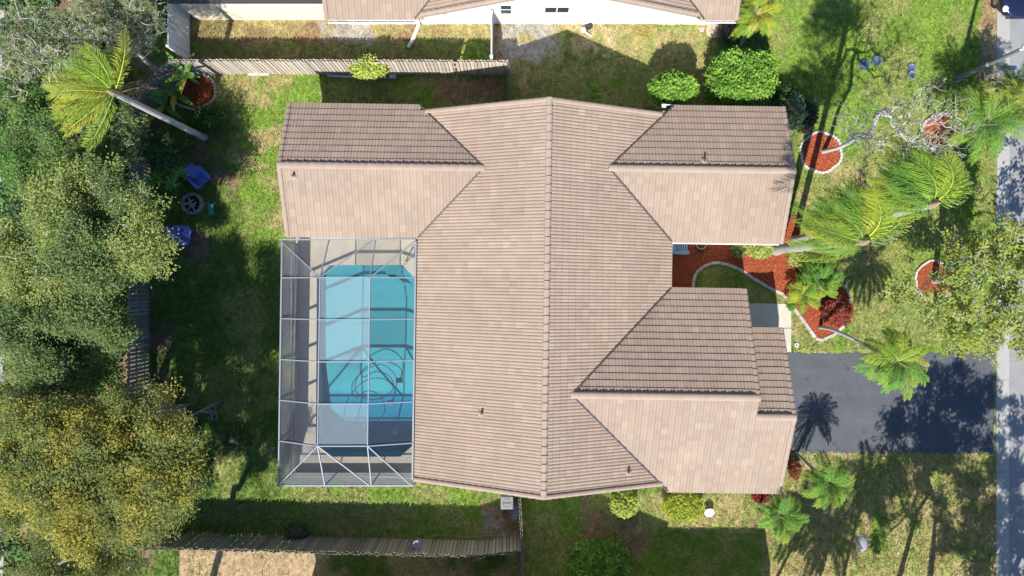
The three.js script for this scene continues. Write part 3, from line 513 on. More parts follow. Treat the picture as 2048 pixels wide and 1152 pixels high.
    const g = new THREE.BufferGeometry(); g.setAttribute('position', new THREE.Float32BufferAttribute(pos, 3)); g.computeVertexNormals(); const m = part(cage, 'screen_panel', g, mat, label); m.userData.kind = 'stuff'; return m;
  }
  const pr = 0.03, wr = 0.0026;
  for (let i = 0; i < 4; i++) {
    panel(W_(zs[i]), A_(zs[i]), A_(zs[i + 1]), W_(zs[i + 1]), pr, wr, dark);
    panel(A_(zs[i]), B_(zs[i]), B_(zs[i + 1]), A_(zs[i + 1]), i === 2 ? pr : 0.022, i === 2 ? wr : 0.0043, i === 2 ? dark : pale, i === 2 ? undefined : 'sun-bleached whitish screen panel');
    panel(B_(zs[i]), H_(zs[i]), H_(zs[i + 1]), B_(zs[i + 1]), pr, wr, dark);
    panel(V(xW + skew(zs[i]), 0.03, zs[i]), W_(zs[i]), W_(zs[i + 1]), V(xW + skew(zs[i + 1]), 0.03, zs[i + 1]), 0.024, 0.0042, dark);
  }
  const z0 = zN, zE = zS; const wb = (z0, z1) => panel(V(xW + skew(z0), 0.03, z0), W_(z0), W_(z1), V(xW + skew(z1), 0.03, z1), 0.024, 0.0042, dark);
  wb(zN, zs[0]); wb(zs[4], zS);
  panel(V(xW, 2.66, zN), aN, aN.clone().add(V(-0.001, 0, 0.001)), W_(zs[0]), pr, wr, dark); panel(N2(xW), N2(xB), bN, aN, pr, wr, dark); panel(N2(xB), N2(xH), H_(zs[0]), bN, pr, wr, dark);
  panel(W_(zS), aS, aS.clone().add(V(-0.001, 0, -0.001)), W_(zs[4]), pr, wr, dark); panel(W_(zS), S2(xm), aS, aS.clone().add(V(-0.01, 0, 0)), pr, wr, dark); panel(S2(xm), S2(xn), bS, aS, pr, wr, dark); panel(S2(xn), S2(xH), H_(zs[4]), bS, pr, wr, dark);
  for (const [x0, x1] of [[xW + skew(zS), xm], [xm, xn], [xn, xH + skew(zS)]]) panel(V(x0, 0.03, zS), V(x1, 0.03, zS), V(x1, hE, zS), V(x0, hE, zS), 0.024, 0.0042, dark);
}
// ---------------------------------------------------------------- fences
const woodTex = [0, 1, 2].map(k => colorTex(64, 256, (u, v) => { const f = 0.72 + 0.34 * fbm(nA, u * 14 + k * 31, v * 3 + k * 7, 3) + (gr() - 0.5) * 0.14 - (fbm(nB, u * 40, v * 2 + k * 5, 2) > 0.66 ? 0.12 : 0); return [f, f, f]; }));
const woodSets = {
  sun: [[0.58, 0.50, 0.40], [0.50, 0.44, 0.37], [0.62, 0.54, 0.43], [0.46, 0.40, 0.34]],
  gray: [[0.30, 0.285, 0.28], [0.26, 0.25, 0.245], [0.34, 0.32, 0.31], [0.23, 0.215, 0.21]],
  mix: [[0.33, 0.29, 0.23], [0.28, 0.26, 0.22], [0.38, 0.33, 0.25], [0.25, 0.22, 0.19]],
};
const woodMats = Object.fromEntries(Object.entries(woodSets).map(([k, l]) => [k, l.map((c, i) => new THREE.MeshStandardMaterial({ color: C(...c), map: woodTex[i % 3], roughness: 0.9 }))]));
const FH = 1.83;
function dogEar(w, h, t) { const s = new THREE.Shape(), e = 0.035; s.moveTo(-w / 2, 0); s.lineTo(w / 2, 0); s.lineTo(w / 2, h - e); s.lineTo(w / 2 - e, h); s.lineTo(-w / 2 + e, h); s.lineTo(-w / 2, h - e); s.closePath(); const g = new THREE.ExtrudeGeometry(s, { depth: t, bevelEnabled: false }); const p = g.getAttribute('position'), uv = g.getAttribute('uv'); for (let i = 0; i < p.count; i++) uv.setXY(i, p.getX(i) / w + 0.5, p.getY(i) / h); return g.translate(0, 0, -t / 2); }
const boardGeos = [0, 1, 2].map(i => dogEar(0.137 - i * 0.003, FH - i * 0.015, 0.018));
/** board fence along points; rails on the side given */
function fence(label, pts, set, seed, { side = 1, pitch = 0.168, rails = true, jitter = 1, back = 1, both = true } = {}) {
  const f = thing('board_fence', label, 'fence', [0, 0, 0]), r = rng(seed), mats = woodMats[set];
  for (let k = 0; k < pts.length - 1; k++) {
    const a = pts[k], b = pts[k + 1], d = b.clone().sub(a), L = d.length(), n = Math.max(1, Math.round(L / pitch)); d.normalize(); const nrm = V(-d.z, 0, d.x).multiplyScalar(side), turn = Math.atan2(-d.z, d.x);
    for (let i = 0; i < n; i++) {
      if (r() < 0.004 * jitter) continue;
      for (const bk of both ? [0, 1] : [0]) { const m = part(f, 'board', boardGeos[Math.floor(r() * 3)], mats[Math.floor(r() * mats.length)]), t = (i + 0.5 + bk * 0.5) * L / n; if (t > L) { f.remove(m); continue; }
      m.position.copy(a).addScaledVector(d, t).addScaledVector(nrm, (bk ? -0.085 * back : 0) + (r() - 0.5) * 0.008); m.position.y = 0.02 + (r() - 0.5) * 0.05 * jitter; m.rotation.set((r() - 0.5) * 0.02 * jitter, turn + (r() - 0.5) * 0.04 * jitter, (r() - 0.5) * 0.012 * jitter); }
    }
    if (rails) for (const y of [0.35, 1.0, 1.6]) { const o = nrm.clone().multiplyScalar(-0.042 * back); part(f, 'rail', beam(a.clone().add(o).setY(y), b.clone().add(o).setY(y), 0.04, 0.085), mats[1]); }
    const np = Math.max(1, Math.round(L / 2.4)); for (let i = 0; i <= np; i++) { const q = a.clone().lerp(b, i / np).addScaledVector(nrm, -0.042 * back); part(f, 'post', box(0.062, FH - 0.03, 0.062, q.x, (FH - 0.03) / 2, q.z), mats[3]); }
  }
  return f;
}
const T = (x, y) => P(x, y, FH).setY(0);
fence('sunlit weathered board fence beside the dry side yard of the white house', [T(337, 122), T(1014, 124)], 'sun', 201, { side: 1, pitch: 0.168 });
fence('short grey board fence run turning the corner at the red mulch bed', [V(-15.45, 0, -10.25), V(-17.25, 0, -8.4)], 'mix', 202, { side: -1 });
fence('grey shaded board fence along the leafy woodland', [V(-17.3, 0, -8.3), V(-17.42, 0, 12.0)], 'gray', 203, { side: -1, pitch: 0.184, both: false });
fence('leaning board fence carrying the hose reel, dog-eared and patchy', [V(-17.4, 0, 11.7), T(387, 1096), T(629, 1103), T(961, 1111), T(1041, 1101)].map((p, i) => p), 'mix', 204, { side: -1, pitch: 0.166, jitter: 1.8 });
fence('narrow board fence between the sunlit fence corner and the house gable', [T(1014, 124), V(-0.12, 0, -7.55)], 'mix', 205, { side: 1 });
fence('board fence running away from the house gable past the trimmed dark bush', [V(0.25, 0, 8.3), V(0.42, 0, 11.8), V(0.44, 0, 15)], 'mix', 206, { side: 1 });
// white vinyl fences
function vinyl(label, a, b, h, name, pw) {
  const f = thing(name, label, 'fence'), d = b.clone().sub(a), L = d.length(), n = Math.round(L / pw), white = std(0.78, 0.80, 0.86, 0.4); d.normalize();
  for (let i = 0; i < n; i++) { const p = a.clone().addScaledVector(d, (i + 0.5) * L / n); const m = part(f, 'plank', rbox(0.035, h - 0.16, L / n - 0.04, 0.008), white); m.position.set(p.x, h / 2, p.z); m.rotation.y = Math.atan2(d.x, d.z); }
  for (const y of [0.09, h - 0.04]) part(f, 'rail', beam(a.clone().setY(y), b.clone().setY(y), 0.05, 0.13), white);
  for (const q of [a, b]) part(f, 'post', merge([box(0.12, h + 0.08, 0.12, q.x, (h + 0.08) / 2, q.z), new THREE.ConeGeometry(0.1, 0.08, 4).rotateY(Math.PI / 4).translate(q.x, h + 0.12, q.z)]), white);
}
vinyl('white vinyl plank fence panel at the end of the dry side yard', V(-15.42, 0, -10.85), V(-15.42, 0, -13.6), 2.0, 'vinyl_fence', 0.31);
vinyl('narrow white vinyl gate between the white stucco wall and the board fence', V(-0.93, 0, -12.45), V(-0.93, 0, -10.45), 1.8, 'vinyl_gate', 0.25);
// ---------------------------------------------------------------- plants
const leafMat = new THREE.MeshPhysicalMaterial({ color: 0xffffff, roughness: 1, transmission: 0.5, thickness: 0, side: THREE.DoubleSide });
const glossLeaf = new THREE.MeshPhysicalMaterial({ color: 0xffffff, roughness: 1, transmission: 0.15, thickness: 0, side: THREE.DoubleSide });
const frondMat = new THREE.MeshPhysicalMaterial({ color: 0xffffff, vertexColors: true, roughness: 1, transmission: 0.3, thickness: 0, side: THREE.DoubleSide });
/** a spray of n folded leaves round the origin */
function spray(seed, n, R, len, wid, up = 0.3) {
  const r = rng(seed), pos = [], idx = [];
  for (let i = 0; i < n; i++) {
    const a = r() * 6.283, e = (r() - 0.45) * 0.95, d = V(Math.cos(a) * Math.cos(e), Math.sin(e), Math.sin(a) * Math.cos(e)), o = V(r() - 0.5, r() - 0.5, r() - 0.5).multiplyScalar(2 * R);
    d.y += up * r(); d.normalize(); const s = d.clone().cross(V((r() - 0.5) * 0.7, 1, (r() - 0.5) * 0.7)).normalize(), u = s.clone().cross(d), L = len * (0.7 + 0.6 * r()), w = wid * (0.7 + 0.6 * r());
    const b = pos.length / 3, q = [o, o.clone().addScaledVector(d, L * 0.5).addScaledVector(s, w / 2).addScaledVector(u, w * 0.18), o.clone().addScaledVector(d, L * 0.5).addScaledVector(s, -w / 2).addScaledVector(u, w * 0.18), o.clone().addScaledVector(d, L).addScaledVector(u, -L * 0.15)];
    q.forEach(p => pos.push(p.x, p.y, p.z)); idx.push(b, b + 1, b + 3, b, b + 3, b + 2);
  }
  const g = new THREE.BufferGeometry(); g.setAttribute('position', new THREE.Float32BufferAttribute(pos, 3)); g.setIndex(idx); g.computeVertexNormals(); return g;
}
const SPRAYS = { oak: spray(1, 14, 0.20, 0.085, 0.042), fine: spray(2, 15, 0.20, 0.075, 0.036), broad: spray(3, 7, 0.12, 0.16, 0.085), bush: spray(4, 9, 0.09, 0.12, 0.07, 0.8), small: spray(5, 10, 0.07, 0.075, 0.04, 0.6), big: spray(6, 5, 0.10, 0.26, 0.10, 0.5) };
const q0 = new THREE.Quaternion(), e0 = new THREE.Euler();
function leafItem(r, p, s, pal) { q0.setFromEuler(e0.set((r() - 0.5) * 0.9, r() * 6.283, (r() - 0.5) * 0.9)); const c = pal[Math.floor(r() * pal.length)], k = 0.8 + r() * 0.4; return { m: new THREE.Matrix4().compose(p, q0, V(s, s, s)), c: C(c[0] * k, c[1] * k, c[2] * k) }; }
const barks = { gray: std(0.36, 0.335, 0.30, 0.95), brown: std(0.17, 0.13, 0.10, 0.95), pale: std(0.50, 0.47, 0.43, 0.95) };
/** branching tree. base & crown centre in world, radii of the crown, palettes per patch */
function tree(name, label, group, { base, center, rad, n, seed, spray: sp = 'oak', perTip = 4, pal, bark = 'gray', trunkR = 0.16, size = 1, twigR = 0.008, holes = 0.42, leafiness = 1, forkY = 0.45, spread = 0.22, lump = 1.7, clump = 9, clumpR = 0.5 }) {
  const r = rng(seed), t = thing(name, label, 'tree', [base.x, 0, base.z], 0, group), o = V(base.x, 0, base.z);
  const c = center.clone().sub(o), fork = V(c.x * 0.35, Math.max(0.8, (c.y - rad.y * 0.6) * forkY + 0.5), c.z * 0.35);
  const att = [], hubs = []; let guard = 0; const nh = Math.max(8, Math.round(n / clump));
  while (hubs.length < nh && guard++ < n * 40) {
    const d = V(r() - 0.5, r() - 0.5, r() - 0.5).multiplyScalar(2), l = d.length(); if (l > 1 || l < 0.3) continue;
    const k = 0.72 + 0.5 * fbm(nA, d.x / l * lump + seed, d.z / l * lump + d.y / l * lump, 3); if (l > k) continue;
    const p = V(c.x + d.x * rad.x, c.y + d.y * rad.y, c.z + d.z * rad.z); if (p.y < 0.5) continue;
    if (fbm(nB, (p.x + base.x) * 0.8 + p.y * 0.35, (p.z + base.z) * 0.8 + seed * 3.1, 3) < holes) continue;
    hubs.push(p);
  }
  for (let i = 0; i < n && hubs.length; i++) { const h = hubs[i % hubs.length], g = () => (r() + r() + r() - 1.5) * 0.9; att.push(V(h.x + g() * clumpR, Math.max(0.4, h.y + g() * clumpR * 0.55), h.z + g() * clumpR)); }
  att.sort((a, b) => a.distanceToSquared(fork) - b.distanceToSquared(fork));
  const nodes = [{ p: V(0, 0, 0), par: -1 }, { p: fork.clone().multiplyScalar(0.5).add(V((r() - 0.5) * 0.2, 0, (r() - 0.5) * 0.2)), par: 0 }, { p: fork, par: 1 }], tips = [];
  for (const a of att) {
    let bi = 2, bd = 1e9; for (let i = 2; i < nodes.length; i++) { const dd = nodes[i].p.distanceToSquared(a) + 0.12 * nodes[i].p.distanceTo(fork); if (dd < bd) { bd = dd; bi = i; } }
    const q = nodes[bi].p, L = q.distanceTo(a), seg = L > 0.9 ? 3 : L > 0.4 ? 2 : 1; let par = bi;
    for (let k = 1; k <= seg; k++) { const p = q.clone().lerp(a, k / seg); if (k < seg) p.add(V((r() - 0.5) * L * 0.25, (r() - 0.2) * L * 0.18, (r() - 0.5) * L * 0.25)); nodes.push({ p, par }); par = nodes.length - 1; }
    tips.push(par);
  }
  const cnt = new Float32Array(nodes.length); for (const i of tips) { let j = i; while (j >= 0) { cnt[j]++; j = nodes[j].par; } }
  const rOf = i => Math.max(twigR, trunkR * Math.pow(cnt[i] / att.length, 0.5));
  const limb = new Int32Array(nodes.length).fill(-1), kids = {}; 
  for (let i = 3; i < nodes.length; i++) { limb[i] = nodes[i].par <= 2 ? i : limb[nodes[i].par]; (kids[limb[i]] ||= []).push(i); }
  part(t, 'trunk', tube([V(0, -0.1, 0), nodes[1].p, fork], [trunkR * 1.35, trunkR * 1.05, trunkR], 9), barks[bark]);
  const small = [];
  for (const [k, list] of Object.entries(kids)) {
    const gs = list.map(i => { const a = nodes[nodes[i].par], b = nodes[i]; return tube([a.p, b.p], [Math.min(rOf(i) * 1.15, trunkR), rOf(i)], cnt[i] > 6 ? 6 : 4, false); });
    if (list.length < 12) small.push(...gs); else part(t, 'branch', mergeGeometries(gs), barks[bark]);
  }
  if (small.length) part(t, 'branch', mergeGeometries(small), barks[bark]);
  const items = [];
  for (const i of tips) { const p = nodes[i].p, wp = p.clone().add(o);
    const pl = typeof pal === 'function' ? pal(wp, r) : pal;
    for (let k = 0; k < perTip; k++) if (r() < leafiness) items.push(leafItem(r, p.clone().add(V((r() - 0.5), (r() - 0.4) * 0.7, (r() - 0.5)).multiplyScalar(spread * 2)), size * (0.6 + 0.9 * r() * r() + 0.2 * r()), pl)); }
  if (items.length) scatter(t, 'crown', SPRAYS[sp], leafMat, items);
  return t;
}
/** shrub: leaf sprays through a rounded volume on short stems */
function shrub(label, group, { px, py, rx, rz, h, seed, sp = 'bush', pal, n = 700, box_ = 0, y0 = 0.1, size = 1, name = 'shrub', gloss = true, noise = 0.25, core = true }) {
  const hc = h * 0.6, b = P(px, py, hc), k = (CAM_H - hc) / CAM_H, RX = rx * PX * k, RZ = rz * PX * k, r = rng(seed);
  const t = thing(name, label, 'shrub', [b.x, 0, b.z], 0, group), items = [], cy = (h + y0) / 2, RY = (h - y0) / 2;
  const nst = 5; for (let i = 0; i < nst; i++) { const a = i / nst * 6.283 + r(), e = V(Math.cos(a) * RX * 0.45, cy, Math.sin(a) * RZ * 0.45); part(t, 'stem', tube([V(Math.cos(a) * 0.05, -0.03, Math.sin(a) * 0.05), e.clone().multiplyScalar(0.5), e], [0.03, 0.022, 0.012], 5), barks.brown); }
  let g = 0; while (items.length < n && g++ < n * 20) {
    const d = V(r() - 0.5, r() - 0.5, r() - 0.5).multiplyScalar(2), pw = box_ ? 4 : 2, l = Math.pow(Math.abs(d.x) ** pw + Math.abs(d.y) ** pw + Math.abs(d.z) ** pw, 1 / pw); if (l > 1 || l < 0.1) continue;
    const lim = 1 - noise * fbm(nA, d.x / l * 2 + seed, d.z / l * 2 + d.y / l + seed, 3), rr = l < 0.5 && r() < 0.8 ? 0 : 1; if (!rr) continue;
    const s = (0.55 + 0.45 * Math.pow(r(), 0.6)) / l * lim * (r() < 0.05 ? 1.1 : 1); items.push(leafItem(r, V(d.x * RX * s, cy + d.y * RY * s, d.z * RZ * s), size, pal));
  }
  scatter(t, 'foliage', SPRAYS[sp], gloss ? glossLeaf : leafMat, items); return t;
}
/** one feather frond from the origin: direction az/elev, length, droop, wind */
function frondGeo(r, L, az, el, droop, wind, pal, leafL, nl = 46, lw = 0.026, fold = 0.5) {
  const n = 14, pts = [], dirs = []; let p = V(0, 0, 0), d = V(Math.cos(az) * Math.cos(el), Math.sin(el), Math.sin(az) * Math.cos(el));
  for (let i = 0; i <= n; i++) { pts.push(p.clone()); dirs.push(d.clone()); p = p.clone().addScaledVector(d, L / n); d.add(V(wind.x, -droop, wind.z).multiplyScalar(2.1 / n * (0.4 + i / n))).normalize(); }
  const pos = [], col = [], idx = []; const c0 = pal[Math.floor(r() * pal.length)];
  const vtx = (v, k) => { pos.push(v.x, v.y, v.z); col.push(c0[0] * k, c0[1] * k, c0[2] * k); return pos.length / 3 - 1; };
  // rachis as a tapering strip with thickness
  for (let i = 0; i < n; i++) { const a = pts[i], b = pts[i + 1], s = dirs[i].clone().cross(V(0, 1, 0)).normalize(), wa = 0.026 * (1 - i / n) + 0.006, wb = 0.026 * (1 - (i + 1) / n) + 0.006; const A = vtx(a.clone().addScaledVector(s, wa), 1.5), B = vtx(a.clone().addScaledVector(s, -wa), 1.5), D = vtx(b.clone().addScaledVector(s, wb), 1.5), F = vtx(b.clone().addScaledVector(s, -wb), 1.5), G = vtx(a.clone().add(V(0, -wa, 0)), 1.3), K = vtx(b.clone().add(V(0, -wb, 0)), 1.3); idx.push(A, D, B, B, D, F, A, G, D, D, G, K, B, F, G, G, F, K); }
  for (let i = 0; i < nl; i++) for (const sgn of [-1, 1]) {
    const t = 0.10 + 0.90 * (i + r() * 0.8) / nl, f = Math.min(t, 0.9999) * n, k = Math.floor(f), u = f - k, o = pts[k].clone().lerp(pts[Math.min(k + 1, n)], u), dd = dirs[k];
    const s = dd.clone().cross(V(0, 1, 0)).normalize().multiplyScalar(sgn), up = s.clone().cross(dd).multiplyScalar(sgn).normalize(), l = leafL * (0.35 + 0.65 * Math.sin(Math.PI * Math.min(1, 0.18 + t * 0.72))) * (0.8 + 0.4 * r());
    const ld = s.multiplyScalar(0.85).addScaledVector(dd, 0.55 + 0.4 * t).addScaledVector(up, fold * (r() - 0.35)).normalize(), mid = o.clone().addScaledVector(ld, l * 0.55), ld2 = ld.clone().add(V(wind.x * 1.7, -0.35 - droop * 0.4, wind.z * 1.7)).normalize(), tip = mid.clone().addScaledVector(ld2, l * 0.5);
    const ws = ld.clone().cross(up).normalize().multiplyScalar(lw / 2), kk = 0.78 + 0.44 * r();
    const A = vtx(o, kk), B = vtx(mid.clone().add(ws), kk), D = vtx(mid.clone().sub(ws), kk), E = vtx(tip, kk * 1.05); idx.push(A, B, D, B, E, D);
  }
  const g = new THREE.BufferGeometry(); g.setAttribute('position', new THREE.Float32BufferAttribute(pos, 3)); g.setAttribute('color', new THREE.Float32BufferAttribute(col, 3)); g.setIndex(idx); g.computeVertexNormals(); return g;
}
const trunkTex = colorTex(64, 512, (u, v) => { const ring = Math.abs(((v * 42 + fbm(nA, u * 3, v * 40, 2) * 0.5) % 1) - 0.5) < 0.09 ? 0.72 : 1, f = (0.8 + 0.3 * fbm(nB, u * 8, v * 60, 3) + (gr() - 0.5) * 0.1) * ring; return [f, f * 0.98, f * 0.96]; });
const palmBark = new THREE.MeshStandardMaterial({ color: C(0.44, 0.42, 0.41), map: trunkTex, roughness: 0.95 });
function palmTrunk(pts, radii) { const g = tube(pts, radii, 10), n = pts.length, uv = []; for (let i = 0; i < n; i++) for (let k = 0; k < 10; k++) uv.push(k / 10, i / (n - 1)); g.setAttribute('uv', new THREE.Float32BufferAttribute(uv, 2)); return g; }
/** feather palm: base pixel on the ground, crown pixel at height h */
function palm(label, group, { bx, by, cx, cy, h, len, nf = 16, seed, wind = [0, 0], droop = 0.8, pal, leafL = 0.5, r0 = 0.14, r1 = 0.09, bend = null, elMin = -0.2, elMax = 1.1, nl = 46, lw = 0.026, sector = null, name = 'palm_tree', shaft = true, dead = 2 }) {
  const b = P(bx, by), c = P(cx, cy, h), r = rng(seed), t = thing(name, label, 'palm', [b.x, 0, b.z], 0, group), top = V(c.x - b.x, h, c.z - b.z), n = 12, pts = [], rad = [];
  const mid = bend ? V(P(bend[0], bend[1], bend[2]).x - b.x, bend[2], P(bend[0], bend[1], bend[2]).z - b.z) : top.clone().multiplyScalar(0.5);
  const cv = new THREE.CatmullRomCurve3([V(0, -0.06, 0), mid, top]);
  for (let i = 0; i <= n; i++) { const u = i / n; pts.push(cv.getPoint(u)); rad.push(lerp(r0, r1, u) * (u < 0.08 ? 1.35 - u * 4 : 1)); }
  part(t, 'trunk', palmTrunk(pts, rad), palmBark);
  if (shaft) { const d = pts[n].clone().sub(pts[n - 1]).normalize(); part(t, 'crown_shaft', tube([top, top.clone().addScaledVector(d, 0.25), top.clone().addScaledVector(d, 0.55)], [r1 * 1.15, r1 * 1.1, r1 * 0.4], 8), std(0.36, 0.27, 0.17, 0.8)); }
  for (let i = 0; i < nf; i++) {
    const u = (i + 0.5) / nf, az = sector ? lerp(sector[0], sector[1], (i * 0.618) % 1) + (r() - 0.5) * 0.3 : i * 2.39996 + (r() - 0.5) * 0.4, el = lerp(elMin, elMax, u);
    const g = frondGeo(r, len * (0.8 + 0.35 * r()) * lerp(1, 0.8, u), az, el, droop * (0.75 + 0.5 * r()), V(wind[0], 0, wind[1]), pal, leafL, nl, lw);
    const m = part(t, 'frond', g, frondMat); m.position.copy(top).add(V(0, shaft ? 0.12 : 0, 0));
  }
  if (shaft && dead) for (let i = 0; i < dead; i++) { const m = part(t, 'dead_frond', frondGeo(r, len * 0.75, r() * 6.28, -0.5 - r() * 0.4, 0.9, V(wind[0] * 0.4, 0, wind[1] * 0.4), [[0.30, 0.20, 0.09], [0.36, 0.27, 0.13]], leafL * 0.7, 26, lw * 0.7), frondMat, 'withered brown frond'); m.position.copy(top); }
  return t;
}
const PAL = {
  palmBright: [[0.20, 0.33, 0.02], [0.26, 0.36, 0.02], [0.15, 0.29, 0.02], [0.32, 0.38, 0.025]], palmYellow: [[0.36, 0.40, 0.03], [0.42, 0.42, 0.03], [0.27, 0.36, 0.03], [0.22, 0.34, 0.02]], palmGreen: [[0.10, 0.24, 0.025], [0.14, 0.30, 0.03], [0.17, 0.32, 0.03], [0.24, 0.34, 0.03]], palmDeep: [[0.035, 0.09, 0.025], [0.05, 0.11, 0.03]],
  oak: [[0.27, 0.36, 0.06], [0.37, 0.43, 0.09], [0.20, 0.30, 0.05], [0.43, 0.46, 0.13]], oakGreen: [[0.17, 0.26, 0.05], [0.23, 0.31, 0.07], [0.12, 0.20, 0.045]], gold: [[0.50, 0.45, 0.05], [0.42, 0.395, 0.05], [0.33, 0.335, 0.05]], drab: [[0.22, 0.275, 0.045], [0.31, 0.33, 0.055], [0.16, 0.22, 0.04]], graygreen: [[0.27, 0.31, 0.13], [0.34, 0.36, 0.19], [0.20, 0.26, 0.09]],
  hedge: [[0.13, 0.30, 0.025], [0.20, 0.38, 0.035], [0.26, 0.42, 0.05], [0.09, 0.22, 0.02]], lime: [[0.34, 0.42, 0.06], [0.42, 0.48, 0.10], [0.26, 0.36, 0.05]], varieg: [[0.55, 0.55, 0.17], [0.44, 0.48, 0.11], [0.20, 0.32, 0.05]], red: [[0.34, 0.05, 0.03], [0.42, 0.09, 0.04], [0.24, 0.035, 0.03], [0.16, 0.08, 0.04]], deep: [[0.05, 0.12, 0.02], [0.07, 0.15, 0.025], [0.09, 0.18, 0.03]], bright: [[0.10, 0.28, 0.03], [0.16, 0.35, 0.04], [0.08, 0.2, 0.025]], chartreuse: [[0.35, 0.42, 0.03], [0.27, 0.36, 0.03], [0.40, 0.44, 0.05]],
};
// woodland trees behind the fence
const woods = 'woodland trees behind the shaded fence';
const gp = (px, py, h) => { const p = P(px, py, h); return p; };
const groundUnder = (px, py, h) => { const p = P(px, py, h); return V(p.x, 0, p.z); };
const WIND = [-0.35, -0.28];
function wtree(label, px, py, h, rx, ry, rz, o) { const c = P(px, py, h); return tree(o.name || 'broadleaf_tree', label, o.group === undefined ? woods : o.group, { base: V(c.x + (o.dx === undefined ? -0.9 : o.dx), 0, c.z + (o.dz || 0.3)), center: c, rad: V(rx, ry, rz), ...o }); }
wtree('spreading pale green oak leaning over the fence by the fire pit', 168, 474, 5.7, 3.1, 1.1, 2.9, { n: 1350, clump: 3, clumpR: 0.5, seed: 301, perTip: 4, pal: (p, r) => fbm(nC, p.x * 0.5, p.z * 0.5, 3) > 0.61 ? PAL.oakGreen : PAL.oak, bark: 'pale', trunkR: 0.2, twigR: 0.015, holes: 0.44, spread: 0.18, size: 1.15 });
wtree('dark green oak between the pale oak and the yellowing tree', 120, 690, 5.6, 2.8, 1.2, 2.2, { n: 800, clump: 3, clumpR: 0.5, seed: 302, perTip: 5, pal: PAL.oakGreen, trunkR: 0.17, twigR: 0.011, holes: 0.45, spread: 0.13, size: 1.15 });
wtree('large yellowing tree with golden outer sprays and bare grey twigs', 115, 965, 7.0, 3.0, 1.2, 3.2, { n: 1250, clump: 3, clumpR: 0.5, seed: 303, spray: 'fine', perTip: 6, bark: 'pale', twigR: 0.011, size: 1.25, pal: (p, r) => fbm(nC, p.x * 1.0, p.z * 1.0, 3) + r() * 0.16 > 0.60 ? PAL.gold : PAL.drab, trunkR: 0.2, holes: 0.42, spread: 0.2 });
wtree('drab olive tree spreading across the fence beside the wooden play frame', 272, 920, 6.5, 2.3, 1.1, 3.0, { n: 1100, clump: 3, clumpR: 0.5, seed: 304, spray: 'fine', perTip: 6, bark: 'pale', twigR: 0.011, size: 1.25, pal: (p, r) => fbm(nC, p.x * 1.0 + 9, p.z * 1.0, 3) + r() * 0.16 > 0.68 ? PAL.gold : PAL.drab, trunkR: 0.19, holes: 0.42, spread: 0.2 });
wtree('grey green thin-leaved tree next to the white vinyl panel', 225, 45, 5.2, 2.4, 1.5, 1.9, { n: 700, trunkR: 0.09, seed: 305, spray: 'small', perTip: 3, pal: PAL.graygreen, bark: 'pale', holes: 0.42, twigR: 0.011, leafiness: 0.75 });
wtree('twiggy half bare tree with silvery branches', 95, 110, 6.0, 2.2, 1.6, 2.0, { n: 720, trunkR: 0.1, seed: 306, spray: 'small', perTip: 3, pal: PAL.graygreen, bark: 'pale', holes: 0.42, twigR: 0.012, leafiness: 0.65 });
wtree('green bushy tree at the foot of the tall feather palm', 60, 260, 4.8, 2.2, 1.5, 2.2, { n: 760, bark: 'brown', trunkR: 0.1, seed: 307, perTip: 4, pal: (p, r) => r() < 0.5 ? PAL.bright : PAL.oakGreen, holes: 0.4 });
wtree('low leafy tree with pale twigs tucked against the shaded fence', 205, 262, 4.2, 1.6, 1.2, 1.6, { n: 420, trunkR: 0.07, seed: 308, spray: 'small', perTip: 4, pal: PAL.oakGreen, bark: 'pale', twigR: 0.011, holes: 0.4 });
wtree('bright green sapling crown under the feather palm', 175, 110, 3.6, 1.3, 1.0, 1.2, { n: 300, bark: 'brown', trunkR: 0.06, seed: 309, spray: 'bush', perTip: 4, pal: PAL.bright, holes: 0.36 });
wtree('slender tree with sparse olive leaves along the pale side path', 30, 560, 5.0, 1.6, 1.4, 2.2, { n: 420, bark: 'brown', trunkR: 0.08, seed: 310, perTip: 4, pal: PAL.oak, holes: 0.42 });
wtree('tree with dull green crown standing over the dry sandy yard', 160, 1120, 6.5, 2.6, 1.6, 2.0, { n: 700, seed: 311, spray: 'fine', perTip: 4, pal: PAL.drab, bark: 'pale', holes: 0.43 });
wtree('dark leafy understorey tree beside the wooden play frame', 378, 925, 2.6, 0.9, 1.1, 1.8, { n: 520, bark: 'brown', trunkR: 0.06, dx: -0.3, seed: 312, spray: 'small', perTip: 4, pal: (p, r) => r() < 0.25 ? PAL.bright : PAL.deep, holes: 0.36, group: null });
wtree('sapling with yellow green leaves beside the woodland path', 40, 830, 4.6, 1.7, 1.2, 1.7, { n: 420, bark: 'brown', trunkR: 0.08, seed: 313, spray: 'fine', perTip: 4, pal: PAL.drab, holes: 0.42 });
wtree('leafy green sapling pressed against the shaded fence foot', 318, 300, 1.6, 0.7, 0.6, 0.7, { n: 130, bark: 'brown', trunkR: 0.04, dx: -0.2, seed: 314, spray: 'bush', perTip: 4, pal: PAL.deep, holes: 0.36, group: null });
// undergrowth filling the woodland floor
{ const r = rng(333), items = []; for (let i = 0; i < 5200; i++) { const px = r() * 262, py = -20 + r() * 1190; if (fbm(nC, px / 34, py / 34, 3) < 0.46) continue; const p = P(px, py); p.y = 0.08 + r() * 0.5; items.push(leafItem(r, p, 1.1 + r() * 0.7, r() < 0.3 ? PAL.bright : PAL.deep)); } const g = scatter(scene, 'undergrowth', SPRAYS.broad, leafMat, items); tag(g, 'low green undergrowth on the woodland floor', 'undergrowth'); }

